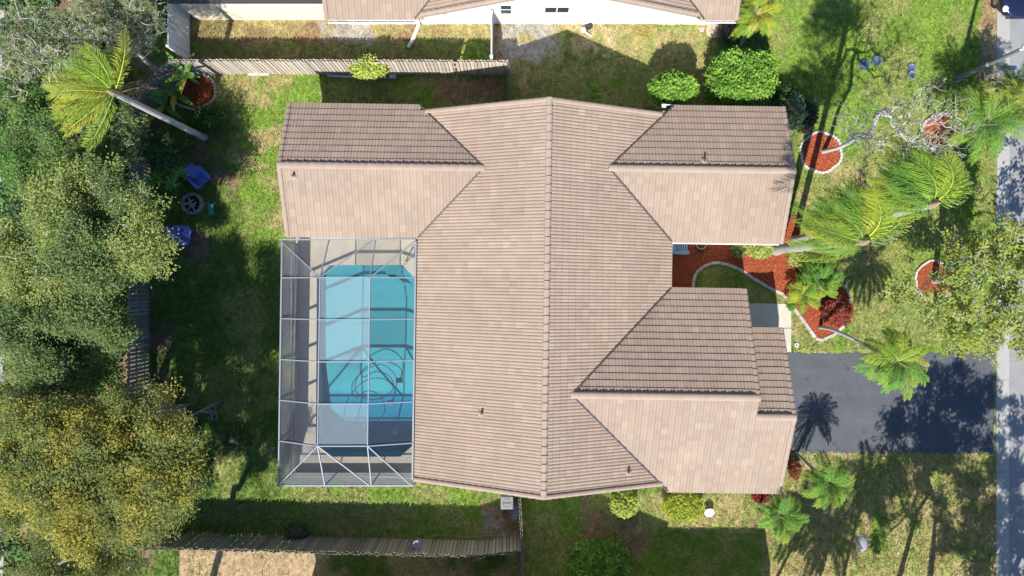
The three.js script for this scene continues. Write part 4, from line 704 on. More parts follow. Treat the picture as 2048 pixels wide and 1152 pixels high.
// palms
palm('tall feather palm rising beside the red mulch bed and shaded fence', null, { bx: 408, by: 275, cx: 232, cy: 188, h: 7.0, len: 2.5, nf: 16, seed: 401, wind: [-0.7, 0.1], sector: [2.0, 5.5], droop: 0.6, pal: [...PAL.palmBright, ...PAL.palmYellow], leafL: 0.6, r0: 0.15, r1: 0.12, elMin: -0.1, elMax: 1.0, nl: 46, lw: 0.024 });
palm('thick trunked feather palm in the front red mulch bed', null, { bx: 1552, by: 498, cx: 1722, cy: 482, h: 7.4, len: 2.35, nf: 21, seed: 402, wind: [-0.85, -0.45], sector: [2.7, 6.4], droop: 0.6, pal: [...PAL.palmYellow, ...PAL.palmBright, ...PAL.palmGreen], leafL: 0.84, lw: 0.026, r0: 0.26, r1: 0.16, elMin: -0.1, elMax: 1.0, nl: 46 });
palm('tallest feather palm leaning over the front lawn with wind-swept crown', null, { bx: 1588, by: 480, cx: 1858, cy: 410, h: 10.2, len: 2.15, nf: 18, seed: 403, wind: [-0.9, -0.5], sector: [2.9, 6.0], droop: 0.55, pal: [...PAL.palmBright, ...PAL.palmGreen], leafL: 0.82, lw: 0.026, r0: 0.16, r1: 0.13, elMin: -0.1, elMax: 1.0, nl: 44 });
palm('curved trunk palm growing from the mulch corner over the driveway', null, { bx: 1640, by: 654, cx: 1792, cy: 722, h: 4.3, bend: [1672, 662, 1.7], len: 1.7, nf: 22, seed: 404, wind: [0.05, 0.25], sector: [0.0, 5.4], droop: 0.95, pal: [...PAL.palmYellow, ...PAL.palmGreen], leafL: 0.42, lw: 0.034, r0: 0.09, r1: 0.07, elMin: -0.15, elMax: 1.0 });
palm('small fan shaped green palm beside the asphalt driveway edge', null, { bx: 1592, by: 905, cx: 1655, cy: 965, h: 2.5, len: 1.35, nf: 20, seed: 405, droop: 0.75, pal: PAL.palmGreen, leafL: 0.34, r0: 0.07, r1: 0.06, elMin: -0.25, elMax: 1.15 });
palm('small bright palm at the garage roof corner', null, { bx: 1512, by: 1004, cx: 1557, cy: 1030, h: 2.6, len: 1.25, nf: 18, seed: 406, droop: 0.6, pal: PAL.palmGreen, leafL: 0.34, r0: 0.07, r1: 0.06, elMin: -0.2, elMax: 1.15 });
palm('yellowing short palm at the corner of the white walled house', null, { bx: 1482, by: 88, cx: 1512, cy: 32, h: 1.9, len: 1.3, nf: 18, seed: 407, droop: 0.8, pal: PAL.palmYellow, leafL: 0.34, r0: 0.1, r1: 0.08, elMin: -0.15, elMax: 1.1 });
palm('dense green areca palm beside the street lamp', null, { bx: 1905, by: 268, cx: 1968, cy: 245, h: 3.0, len: 1.9, nf: 22, seed: 408, droop: 0.75, pal: PAL.palmGreen, leafL: 0.45, r0: 0.08, r1: 0.06, elMin: -0.1, elMax: 1.2 });
palm('yellow fringed areca palm overhanging the kerb', null, { bx: 1962, by: 245, cx: 2038, cy: 208, h: 3.2, len: 1.5, nf: 18, seed: 409, droop: 0.8, pal: PAL.palmYellow, leafL: 0.4, r0: 0.08, r1: 0.06, elMin: -0.1, elMax: 1.2 });
palm('dark green drooping palm by the mailbox', null, { bx: 1968, by: 205, cx: 2016, cy: 172, h: 2.6, len: 1.25, nf: 12, seed: 410, droop: 1.1, pal: PAL.palmDeep, leafL: 0.36, r0: 0.07, r1: 0.05, elMin: 0.0, elMax: 1.2 });
palm('grassy clumping palm between the variegated shrubs', null, { bx: 1612, by: 560, cx: 1640, cy: 560, h: 1.3, len: 1.1, nf: 34, lw: 0.028, seed: 411, wind: [0.3, -0.5], droop: 0.7, pal: PAL.palmGreen, leafL: 0.36, r0: 0.06, r1: 0.05, elMin: 0.0, elMax: 1.2, shaft: false });
palm('low fountain palm over the red mulch beside the red shrub', null, { bx: 1588, by: 580, cx: 1610, cy: 585, h: 0.9, len: 1.05, nf: 18, seed: 412, wind: [0.3, -0.3], droop: 0.8, pal: PAL.palmBright, leafL: 0.3, r0: 0.06, r1: 0.05, elMin: 0.0, elMax: 1.2, shaft: false });
palm('small bright green cycad in the shaded back lawn', null, { bx: 476, by: 888, cx: 474, cy: 888, h: 0.35, len: 0.85, nf: 18, seed: 413, droop: 0.5, pal: PAL.palmDeep, leafL: 0.2, r0: 0.1, r1: 0.1, elMin: 0.1, elMax: 1.3, shaft: false, name: 'cycad', nl: 34 });
// palms beyond the frame whose shadows cross the lawn
const beyond = 'palms beyond the frame that shade the dry lawn';
palm('feather palm on the dry lawn across from the small driveway palms', beyond, { bx: 1528, by: 1205, cx: 1660, cy: 1305, h: 4.4, len: 1.8, nf: 16, seed: 421, droop: 0.8, pal: PAL.palmGreen, leafL: 0.5, lw: 0.05, r0: 0.085, r1: 0.07 });
palm('feather palm on the dry lawn across from the small driveway palms', beyond, { bx: 1672, by: 1210, cx: 1830, cy: 1370, h: 6.3, len: 2.0, nf: 16, seed: 422, droop: 0.85, pal: PAL.palmGreen, leafL: 0.5, lw: 0.05, r0: 0.085, r1: 0.07 });
palm('feather palm on the dry lawn across from the small driveway palms', beyond, { bx: 1612, by: 1270, cx: 1720, cy: 1400, h: 5.0, len: 1.8, nf: 16, seed: 423, droop: 0.85, pal: PAL.palmGreen, leafL: 0.5, lw: 0.05, r0: 0.085, r1: 0.07 });

// front yard trees
{ const b = P(1645, 303), c = P(1815, 248, 5.6);
  tree('bare_tree', 'half bare tree with silvery twigs leaning out of the scalloped mulch ring', null, { base: b, center: c, rad: V(2.7, 1.2, 2.0), n: 900, seed: 501, clump: 16, clumpR: 0.8, spray: 'small', perTip: 2, leafiness: 0.14, pal: PAL.graygreen, bark: 'pale', trunkR: 0.085, twigR: 0.006, holes: 0.28, forkY: 0.35, spread: 0.1 }); }
{ const b = P(1868, 560), c = P(2005, 570, 5.2);
  tree('sparse_tree', 'sparse street tree with lime leaves growing from a mulch ring by the kerb', null, { base: b, center: c, rad: V(4.3, 1.3, 2.9), n: 900, seed: 502, clump: 6, clumpR: 0.6, spray: 'broad', perTip: 3, leafiness: 0.6, pal: [...PAL.chartreuse, ...PAL.oak], bark: 'gray', trunkR: 0.14, twigR: 0.010, holes: 0.40, spread: 0.14 }); }
// leafy tree beyond the frame that shades the back lawn
tree('shade_tree', 'leafy tree on the dry sandy yard behind the leaning fence', 'shade trees beyond the frame', { base: V(-14.6, 0, 15.2), center: V(-14.0, 8.4, 13.9), rad: V(2.3, 1.5, 2.6), n: 700, seed: 506, clump: 10, clumpR: 0.5, spray: 'oak', perTip: 4, pal: PAL.drab, trunkR: 0.15, holes: 0.44, spread: 0.16 });
// leafy trees beyond the frame that shade the driveway
tree('shade_tree', 'broad shade tree beside the street across the dry lawn', 'shade trees beyond the frame', { base: V(19.2, 0, 17.2), center: V(19.4, 7.6, 15.9), rad: V(4.6, 2.2, 4.6), n: 1000, seed: 503, clump: 16, clumpR: 0.55, spray: 'broad', perTip: 2, pal: PAL.oakGreen, trunkR: 0.15, holes: 0.46, spread: 0.2 });
tree('shade_tree', 'broad shade tree beside the street across the dry lawn', 'shade trees beyond the frame', { base: V(23.6, 0, 19.0), center: V(23.4, 7.4, 17.8), rad: V(4.6, 2.2, 4.4), n: 950, seed: 504, clump: 16, clumpR: 0.55, spray: 'broad', perTip: 2, pal: PAL.oakGreen, trunkR: 0.15, holes: 0.46, spread: 0.2 });

tree('shade_tree', 'broad shade tree beside the street across the dry lawn', 'shade trees beyond the frame', { base: V(18.4, 0, 14.3), center: V(18.9, 7.6, 13.2), rad: V(3.4, 1.7, 2.2), n: 560, seed: 505, clump: 11, clumpR: 0.5, spray: 'broad', perTip: 2, pal: PAL.oakGreen, trunkR: 0.11, holes: 0.44, spread: 0.2 });

// shrubs
shrub('large rounded square trimmed bright green bush at the house corner', null, { px: 1482, py: 158, rx: 64, rz: 52, h: 2.8, seed: 601, pal: PAL.hedge, n: 2600, box_: 1, noise: 0.12, name: 'trimmed_bush' });
shrub('smaller trimmed bright green bush beside the white gutter', null, { px: 1343, py: 182, rx: 53, rz: 34, h: 2.75, y0: 0.9, seed: 602, pal: PAL.hedge, n: 1500, noise: 0.2, name: 'trimmed_bush' });
shrub('lime leafed plant climbing over the sunlit fence', null, { px: 738, py: 134, rx: 42, rz: 22, h: 2.1, seed: 603, pal: PAL.lime, n: 420, sp: 'broad', noise: 0.5, y0: 0.3, name: 'climbing_plant' });
shrub('round yellow green bush under the gable end', null, { px: 1250, py: 1010, rx: 27, rz: 26, h: 1.2, seed: 604, pal: PAL.lime, n: 520, name: 'round_bush' });
shrub('spreading chartreuse bush beside the white dish', null, { px: 1366, py: 1014, rx: 47, rz: 33, h: 1.1, seed: 605, pal: PAL.chartreuse, n: 900, sp: 'small', name: 'chartreuse_bush' });
shrub('big dark green bush in the shade of the neighbouring house', null, { px: 1200, py: 1128, rx: 68, rz: 46, h: 1.9, seed: 606, pal: PAL.hedge, n: 1700, sp: 'broad', name: 'dark_bush' });
shrub('round dark red shrub at the mulch corner', null, { px: 1676, py: 624, rx: 34, rz: 32, h: 1.0, seed: 607, pal: PAL.red, n: 800, sp: 'small', name: 'red_shrub' });
shrub('yellow variegated shrub against the porch roof eave', null, { px: 1522, py: 500, rx: 27, rz: 18, h: 0.8, seed: 608, pal: PAL.varieg, n: 420, sp: 'small', name: 'variegated_shrub' });
shrub('yellow variegated shrub below the thick palm trunk', null, { px: 1604, py: 518, rx: 30, rz: 22, h: 0.8, seed: 609, pal: PAL.varieg, n: 480, sp: 'small', name: 'variegated_shrub' });
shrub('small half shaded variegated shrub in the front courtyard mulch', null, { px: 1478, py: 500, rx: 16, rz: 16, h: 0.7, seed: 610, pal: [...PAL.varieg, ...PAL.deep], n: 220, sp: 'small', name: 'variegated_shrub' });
shrub('pale variegated plant against the tiled gable corner', null, { px: 1586, py: 225, rx: 20, rz: 40, h: 1.5, seed: 611, pal: [[0.42, 0.44, 0.22], [0.25, 0.34, 0.16], [0.14, 0.24, 0.10]], n: 420, sp: 'big', name: 'leafy_plant' });
shrub('dark purple leaved shrub beside the pale variegated plant', null, { px: 1612, py: 232, rx: 20, rz: 34, h: 1.3, seed: 612, pal: [[0.035, 0.04, 0.025], [0.06, 0.07, 0.03]], n: 360, sp: 'bush', name: 'dark_shrub' });
shrub('low leafy plant behind the trimmed bush', null, { px: 1568, py: 190, rx: 22, rz: 16, h: 0.9, seed: 613, pal: PAL.deep, n: 200, sp: 'big', name: 'leafy_plant' });
shrub('little green tuft by the concrete walkway', null, { px: 1582, py: 611, rx: 9, rz: 9, h: 0.35, seed: 614, pal: PAL.bright, n: 70, sp: 'small', name: 'green_tuft' });
shrub('red leaved plant under the garage eave', null, { px: 1588, py: 938, rx: 9, rz: 20, h: 0.5, seed: 615, pal: [[0.32, 0.03, 0.025], [0.22, 0.03, 0.02], [0.10, 0.12, 0.03]], n: 160, sp: 'bush', name: 'red_plant' });
shrub('red leaved plant at the garage wall foot', null, { px: 1522, py: 992, rx: 18, rz: 9, h: 0.5, seed: 616, pal: [[0.32, 0.03, 0.025], [0.22, 0.03, 0.02]], n: 120, sp: 'bush', name: 'red_plant' });
shrub('brown leaf pile beside the yellowing palm', null, { px: 1456, py: 66, rx: 22, rz: 12, h: 0.4, seed: 617, pal: [[0.17, 0.12, 0.08], [0.24, 0.18, 0.12]], n: 150, sp: 'bush', name: 'dry_bush' });
shrub('dark weedy shrub at the foot of the hose reel fence', null, { px: 592, py: 1062, rx: 24, rz: 12, h: 0.6, seed: 618, pal: [[0.12, 0.16, 0.06], [0.18, 0.17, 0.09]], n: 150, sp: 'bush', name: 'weedy_shrub' });
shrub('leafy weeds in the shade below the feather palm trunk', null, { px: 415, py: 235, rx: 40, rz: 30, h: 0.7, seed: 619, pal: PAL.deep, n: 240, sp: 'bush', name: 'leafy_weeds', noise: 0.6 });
// frangipani: rosettes on forked stems beside the chairs
{ const b = P(345, 372), t = thing('frangipani', 'small frangipani with leaf rosettes beside the blue chairs', 'shrub', [b.x, 0, b.z]); const r = rng(640);
  for (const [x, y, h] of [[322, 316], [352, 322], [362, 345], [335, 345], [312, 358], [345, 368], [328, 335]].map((q, i) => [...q, 1.1 + (i % 3) * 0.25])) {
    const p = P(x, y, h).sub(V(b.x, 0, b.z)); part(t, 'stem', tube([V(0, -0.02, 0), V(p.x * 0.4, h * 0.55, p.z * 0.4), p], [0.04, 0.03, 0.02], 6), barks.gray);
    for (let k = 0; k < 11; k++) { const g = frondLeaf(r, 0.44, 0.10, k * 2.4, 0.15 + r() * 0.7); const m = part(t, 'leaf', g, glossLeafGreen(k)); m.position.copy(p); } } }
function frondLeaf(r, L, w, az, el) { const pos = [], idx = [], n = 5, d = V(Math.cos(az) * Math.cos(el), Math.sin(el), Math.sin(az) * Math.cos(el)), s = d.clone().cross(V(0, 1, 0)).normalize(); let p = V(0, 0, 0);
  for (let i = 0; i <= n; i++) { const k = i / n, ww = w * Math.sin(Math.PI * Math.min(0.97, k * 0.9 + 0.1)); for (const q of [-0.5, 0, 0.5]) { const v = p.clone().addScaledVector(s, ww * q).add(V(0, Math.abs(q) * ww * 0.35, 0)); pos.push(v.x, v.y, v.z); } p = p.clone().addScaledVector(d, L / n); d.add(V(0, -0.16, 0)).normalize(); }
  for (let i = 0; i < n; i++) for (let k = 0; k < 2; k++) { const a = i * 3 + k; idx.push(a, a + 3, a + 1, a + 1, a + 3, a + 4); }
  const g = new THREE.BufferGeometry(); g.setAttribute('position', new THREE.Float32BufferAttribute(pos, 3)); g.setIndex(idx); g.computeVertexNormals(); return g; }
var leafGreens;
function glossLeafGreen(k) { leafGreens ||= [[0.11, 0.25, 0.03], [0.15, 0.31, 0.04], [0.19, 0.36, 0.05]].map(c => new THREE.MeshPhysicalMaterial({ color: C(...c), roughness: 0.55, transmission: 0.2, thickness: 0, side: THREE.DoubleSide })); return leafGreens[k % 3]; }
// banana plants in the red bed by the fence
{ const r = rng(650); [[398, 168, 1.3, 'banana plant with a yellowing leaf in the corner mulch bed', 5], [372, 200, 1.0, 'banana plant with bright green leaves in the corner mulch bed', 5], [350, 222, 0.9, 'banana plant with long toothed leaf beside the shaded fence', 4]].forEach(([x, y, h, label, n], q) => {
    const b = P(x, y), t = thing('banana_plant', label, 'plant', [b.x, 0, b.z]); part(t, 'stem', tube([V(0, -0.03, 0), V(0.02, h * 0.6, 0), V(0, h, 0)], [0.08, 0.07, 0.045], 8), std(0.2, 0.26, 0.08, 0.7));
    for (let k = 0; k < n; k++) { const m = part(t, 'leaf', frondLeaf(r, 0.95 + r() * 0.4, 0.30, k * 6.283 / n + r() * 0.8, 0.5 + r() * 0.4), k === 1 ? std(0.42, 0.36, 0.04, 0.6, { side: THREE.DoubleSide }) : glossLeafGreen(k)); m.position.set(0, h - 0.05, 0); } }); }
// ---------------------------------------------------------------- mulch beds and edging
const mulchTex = colorTex(512, 512, (u, v) => { const f = 0.55 + 0.75 * pern(nA, u, v, 70, 3) + (gr() - 0.5) * 0.35, s = gr() < 0.02 ? 1.5 : 1; return [0.40 * f * s, 0.092 * f * s, 0.034 * f * s]; });
mulchTex.repeat.set(1 / 2.2, 1 / 2.2);
const mulchBump = grayTex(256, 256, () => gr()); mulchBump.repeat.set(1 / 1.1, 1 / 1.1);
const mulchMat = new THREE.MeshStandardMaterial({ map: mulchTex, roughness: 0.95, bumpMap: mulchBump, bumpScale: 0.03 });
const chip = (() => { const g = new THREE.BoxGeometry(0.075, 0.012, 0.022); return g; })();
const edgeStone = std(0.50, 0.47, 0.42, 0.9), edgeStone2 = std(0.42, 0.39, 0.35, 0.9), edgeWhite = std(0.54, 0.50, 0.455, 0.85);
function inside(pt, poly) { let c = false; for (let i = 0, j = poly.length - 1; i < poly.length; j = i++) { const [xi, yi] = poly[i], [xj, yj] = poly[j]; if ((yi > pt[1]) !== (yj > pt[1]) && pt[0] < (xj - xi) * (pt[1] - yi) / (yj - yi) + xi) c = !c; } return c; }
function mulchBed(outline, y, n, seed) {
  const m = structure('mulch_bed', slab(outline, y, y + 0.02, 0), mulchMat), r = rng(seed), items = [], xs = outline.map(p => p[0]), zs = outline.map(p => p[1]);
  while (items.length < n) { const p = [lerp(Math.min(...xs), Math.max(...xs), r()), lerp(Math.min(...zs), Math.max(...zs), r())]; if (!inside(p, outline)) continue; q0.setFromEuler(e0.set((r() - 0.5) * 0.9, r() * 6.28, (r() - 0.5) * 0.9)); const k = 0.5 + r() * 1.0, s = 0.6 + r() * 0.9; items.push({ m: new THREE.Matrix4().compose(V(p[0], y + 0.008 + r() * 0.012, p[1]), q0, V(s, 1, s)), c: C(0.40 * k, 0.094 * k, 0.036 * k) }); }
  scatter(m, 'bark_chips', chip, std(1, 1, 1, 0.95), items);
}
const front = px2([[1340, 470], [1600, 430], [1600, 470], [1640, 500], [1668, 540], [1690, 590], [1705, 610], [1700, 640], [1668, 668], [1641, 679], [1628, 672], [1612, 650], [1596, 628], [1580, 606], [1563, 588], [1540, 577], [1508, 558], [1480, 540], [1455, 530], [1432, 526], [1412, 531], [1395, 543], [1387, 560], [1384, 600], [1340, 600]]);
mulchBed(front, 0.045, 5200, 701);
/** edging laid piece by piece along a line of pixels */
function edging(label, pts, pieceL, w, h, mats, seed, closed, scallop) {
  const t = thing('bed_edging', label, 'edging'), r = rng(seed), c = new THREE.CatmullRomCurve3(pts.map(([x, y]) => P(x, y)), closed, 'catmullrom', 0.4), L = c.getLength(), n = Math.round(L / pieceL);
  const geo = scallop ? mergeGeometries([plain(new THREE.CylinderGeometry(w * 0.62, w * 0.62, h, 10).scale(1, 1, pieceL / w * 0.78)), plain(rbox(w * 0.7, h * 0.8, pieceL * 0.98, 0.012, 0, -h * 0.05, 0))]) : rbox(w, h, pieceL * 0.975, 0.014);
  for (let i = 0; i < n; i++) { const u = (i + 0.5) / n, p = c.getPointAt(u), d = c.getTangentAt(u); const m = part(t, 'edging_stone', geo, mats[Math.floor(r() * mats.length)]); m.position.set(p.x, h / 2 - 0.015, p.z); m.rotation.set((r() - 0.5) * 0.05, Math.atan2(d.x, d.z) + (r() - 0.5) * 0.06, (r() - 0.5) * 0.05); }
  return t;
}
edging('curved concrete edging around the front courtyard mulch', [[1384, 598], [1387, 560], [1395, 543], [1412, 531], [1432, 526], [1455, 530], [1480, 540], [1508, 558], [1540, 577], [1563, 588], [1580, 606], [1596, 628], [1612, 650], [1628, 672], [1641, 679], [1668, 668], [1690, 648]], 0.42, 0.14, 0.11, [edgeStone, edgeStone2], 711, false);
edging('dark edging behind the grassy clumping palm', [[1668, 540], [1690, 570], [1697, 600], [1694, 612]], 0.42, 0.12, 0.11, [std(0.16, 0.15, 0.15)], 712, false);
function ring(label, cx, cy, rx, rz, wob, seed, mats, pl, scallop, n) {
  const pts = [], k = 36; for (let i = 0; i < k; i++) { const a = i / k * 6.283, f = 1 + wob * Math.abs(Math.sin(a * 3 + 0.4)); pts.push([cx + Math.cos(a) * rx * f, cy + Math.sin(a) * rz * f]); }
  edging(label, pts, pl, 0.105, 0.11, mats, seed, true, scallop); mulchBed(px2(pts), 0.035, n, seed + 50);
}
ring('white scalloped edging ring in the lawn beside the gable', 1641, 305, 39, 38, 0.08, 721, [edgeWhite], 0.17, true, 800);
ring('white scalloped edging ring under the silvery bare tree', 1882, 266, 38, 36, 0.06, 722, [edgeWhite], 0.17, true, 600);
ring('worn concrete edging ring round the sparse street tree', 1868, 560, 37, 37, 0.05, 723, [edgeStone, edgeStone2], 0.42, false, 700);
ring('scalloped edging ring round the banana bed in the fence corner', 388, 182, 43, 35, 0.05, 724, [edgeStone, edgeWhite], 0.18, true, 700);
// small planting strips by the sunlit fence
edging('low concrete border blocks below the sunlit fence plant', [[655, 152], [700, 154], [775, 155]], 0.5, 0.12, 0.14, [edgeStone2], 731, false);
edging('pale block border at the foot of the sunlit fence', [[497, 149], [540, 149]], 0.5, 0.14, 0.16, [edgeWhite], 732, false);
{ const p = P(786, 152), t = thing('paving_block', 'square grey paving block at the end of the fence border', 'block', [p.x, 0, p.z]); part(t, 'block', rbox(0.36, 0.14, 0.3, 0.02, 0, 0.07, 0), edgeStone2); part(t, 'cap', rbox(0.30, 0.03, 0.24, 0.01, 0, 0.155, 0), edgeStone); }

// ---------------------------------------------------------------- garden furniture
function adirondack(label, px, py, turn, mat) {
  const b = P(px, py, 0.4), t = thing('garden_chair', label, 'chair', [b.x, 0, b.z], turn, 'blue garden chairs by the fire pit');       // faces +z
  for (let i = 0; i < 6; i++) { const k = i / 5; part(t, 'seat_slat', rbox(0.52, 0.02, 0.072, 0.006, 0, 0.36 - 0.10 * (1 - k), -0.20 + k * 0.50), mat).rotation.x = 0.0; }
  for (let i = 0; i < 6; i++) { const x = (i - 2.5) * 0.092, top = 0.95 - Math.abs(i - 2.5) * 0.035, m = part(t, 'back_slat', beam(V(x * 0.9, 0.24, -0.22), V(x * 1.2, top, -0.58), 0.074, 0.02), mat); }
  part(t, 'back_brace', rbox(0.64, 0.07, 0.03, 0.008, 0, 0.56, -0.42), mat);
  for (const s of [-1, 1]) { const arm = new THREE.Shape(); arm.moveTo(-0.05, -0.42); arm.lineTo(0.05, -0.42); arm.quadraticCurveTo(0.12, 0.05, 0.09, 0.34); arm.quadraticCurveTo(0, 0.40, -0.07, 0.34); arm.closePath(); const g = new THREE.ExtrudeGeometry(arm, { depth: 0.022, bevelEnabled: true, bevelSize: 0.004, bevelThickness: 0.004, bevelSegments: 1 }); g.rotateX(-Math.PI / 2); g.scale(s, 1, -1); g.computeVertexNormals(); g.translate(s * 0.36, 0.56, 0); part(t, 'arm', g, mat);
    part(t, 'leg', rbox(0.03, 0.56, 0.11, 0.006, s * 0.30, 0.28, 0.29), mat); part(t, 'rear_leg', beam(V(s * 0.27, 0.34, 0.30), V(s * 0.27, 0.03, -0.62), 0.03, 0.11), mat); }
  return t;
}
const blueChair = std(0.13, 0.19, 0.62, 0.5);
adirondack('blue slatted garden chair beside the frangipani', 400, 356, 0.78, blueChair);
adirondack('blue slatted garden chair under the oak branch', 366, 471, 1.45, blueChair);
{ const c = adirondack('pale blue garden chair in the shaded front courtyard', 1361, 490, 1.6, std(0.22, 0.36, 0.50, 0.55)); delete c.userData.group; }
{ const b = P(430, 420), t = thing('side_table', 'small teal slatted side table on the back lawn', 'table', [b.x, 0, b.z], 0.06), teal = std(0.04, 0.20, 0.20, 0.6);
  for (let i = 0; i < 3; i++) part(t, 'top_slat', rbox(0.075, 0.02, 0.50, 0.006, (i - 1) * 0.085, 0.44, 0), teal); for (const s of [-1, 1]) { part(t, 'crossbar', rbox(0.42, 0.03, 0.03, 0.006, 0, 0.42, s * 0.26), teal); for (const q of [-1, 1]) part(t, 'leg', bar(V(q * 0.19, 0, s * 0.26), V(q * 0.12, 0.42, s * 0.26), 0.03), teal); } }
{ const b = P(388, 408), t = thing('fire_pit', 'round stone fire pit ring holding charred logs', 'fire pit', [b.x, 0, b.z]), r = rng(801), st = [std(0.28, 0.25, 0.24), std(0.22, 0.20, 0.19), std(0.33, 0.29, 0.27)];
  for (let layer = 0; layer < 2; layer++) for (let i = 0; i < 14; i++) { const a = (i + layer * 0.5) / 14 * 6.283, m = part(t, 'stone', rbox(0.20, 0.13, 0.15, 0.03), st[Math.floor(r() * 3)]); m.position.set(Math.cos(a) * 0.45, 0.065 + layer * 0.13, Math.sin(a) * 0.45); m.rotation.set((r() - 0.5) * 0.1, -a + Math.PI / 2 + (r() - 0.5) * 0.1, (r() - 0.5) * 0.1); }
  part(t, 'ash_bed', new THREE.CylinderGeometry(0.38, 0.38, 0.06, 20).translate(0, 0.04, 0), std(0.035, 0.032, 0.03));
  for (const [a, x, z, L] of [[1.1, 0, 0, 1.0], [0.3, -0.08, 0.06, 0.6], [-0.5, -0.1, -0.05, 0.55], [2.4, 0.05, 0.1, 0.5]]) part(t, 'log', tube([V(x - Math.cos(a) * L / 2, 0.27, z - Math.sin(a) * L / 2), V(x, 0.30, z), V(x + Math.cos(a) * L / 2, 0.29, z + Math.sin(a) * L / 2)], [0.04, 0.045, 0.035], 7), std(0.30, 0.26, 0.23)); }
{ // wooden play frame with ladder
  const b = P(380, 825), t = thing('play_frame', 'old grey wooden play frame with slatted deck under the olive tree', 'play frame', [b.x, 0, b.z]), m = woodMats.gray;
  for (let i = 0; i < 11; i++) part(t, 'deck_board', rbox(0.10, 0.03, 1.15, 0.006, -1.2 + i * 0.145, 1.0 + 0.004 * (i % 2), 0), m[i % 4]);
  for (const [x, z] of [[-1.2, -0.5], [-1.2, 0.5], [0.3, -0.5], [0.3, 0.5]]) part(t, 'post', box(0.09, 1.7, 0.09, x, 0.85, z), m[1]);
  part(t, 'beam', beam(V(0.25, 1.72, 0.1), V(1.25, 1.72, -0.35), 0.09, 0.12), m[2]); part(t, 'post', beam(V(1.25, 1.7, -0.35), V(1.45, 0, -0.55), 0.08, 0.08), m[2]); part(t, 'post', beam(V(1.25, 1.7, -0.35), V(1.35, 0, 0.0), 0.08, 0.08), m[2]);
  for (let i = 0; i < 5; i++) part(t, 'railing', bar(V(-1.1 + i * 0.32, 1.0, -0.5), V(-1.1 + i * 0.32, 1.75, -0.5), 0.04), m[i % 4]); 
  const l = P(424, 826, 0.2), k = thing('ladder', 'thin pale ladder lying by the wooden play frame', 'ladder', [l.x, 0, l.z], 0.25), w = std(0.45, 0.43, 0.40);
  for (const s of [-1, 1]) part(k, 'side_rail', rbox(0.035, 0.05, 0.75, 0.008, s * 0.13, 0.06, 0), w); for (let i = 0; i < 4; i++) part(k, 'rung', bar(V(-0.13, 0.065, -0.28 + i * 0.19), V(0.13, 0.065, -0.28 + i * 0.19), 0.03, 0.03, 6), w); }
// planter pot in the courtyard
{ const p = P(1402, 489, 0.3), t = thing('plant_pot', 'round terracotta planter with green rim by the courtyard eave', 'planter', [p.x, 0, p.z]); part(t, 'pot', new THREE.LatheGeometry([[0.001, 0], [0.17, 0], [0.23, 0.32], [0.25, 0.32], [0.25, 0.36], [0.21, 0.36], [0.20, 0.3], [0.001, 0.3]].map(q => new THREE.Vector2(...q)), 24), std(0.30, 0.32, 0.16)); part(t, 'soil', new THREE.CylinderGeometry(0.2, 0.2, 0.02, 20).translate(0, 0.31, 0), std(0.05, 0.035, 0.025)); }
// hose reel on the fence, with its hose
{ const p = P(835, 1088, 1.3), t = thing('hose_reel', 'white and grey hose reel hung on the leaning fence', 'hose reel', [p.x, 1.25, p.z + 0.02]), w = std(0.36, 0.36, 0.38, 0.6);
  for (const z of [-0.12, 0.12]) part(t, 'flange', new THREE.CylinderGeometry(0.21, 0.21, 0.03, 24).translate(0, z, 0), w); part(t, 'drum', new THREE.CylinderGeometry(0.13, 0.13, 0.22, 20), std(0.10, 0.09, 0.12, 0.6)); part(t, 'hub', new THREE.CylinderGeometry(0.06, 0.06, 0.3, 14), std(0.35, 0.35, 0.38)); part(t, 'bracket', rbox(0.1, 0.06, 0.5, 0.01, 0, -0.05, 0.28), w);
  const c = [[842, 1080, 1.0], [862, 1072, 0.5], [890, 1070, 0.05], [930, 1075, 0.05], [975, 1071, 0.05], [1010, 1072, 0.05], [1030, 1076, 0.05]].map(([x, y, h]) => P(x, y, h)); const h = thing('garden_hose', 'thin pale garden hose trailing from the hose reel', 'hose'); part(h, 'tube', new THREE.TubeGeometry(new THREE.CatmullRomCurve3(c), 60, 0.014, 6), std(0.34, 0.30, 0.18, 0.6)); part(h, 'nozzle', bar(c[6], c[6].clone().add(V(0.15, 0, 0.03)), 0.035, 0.035, 8), std(0.4, 0.35, 0.15, 0.4)); }
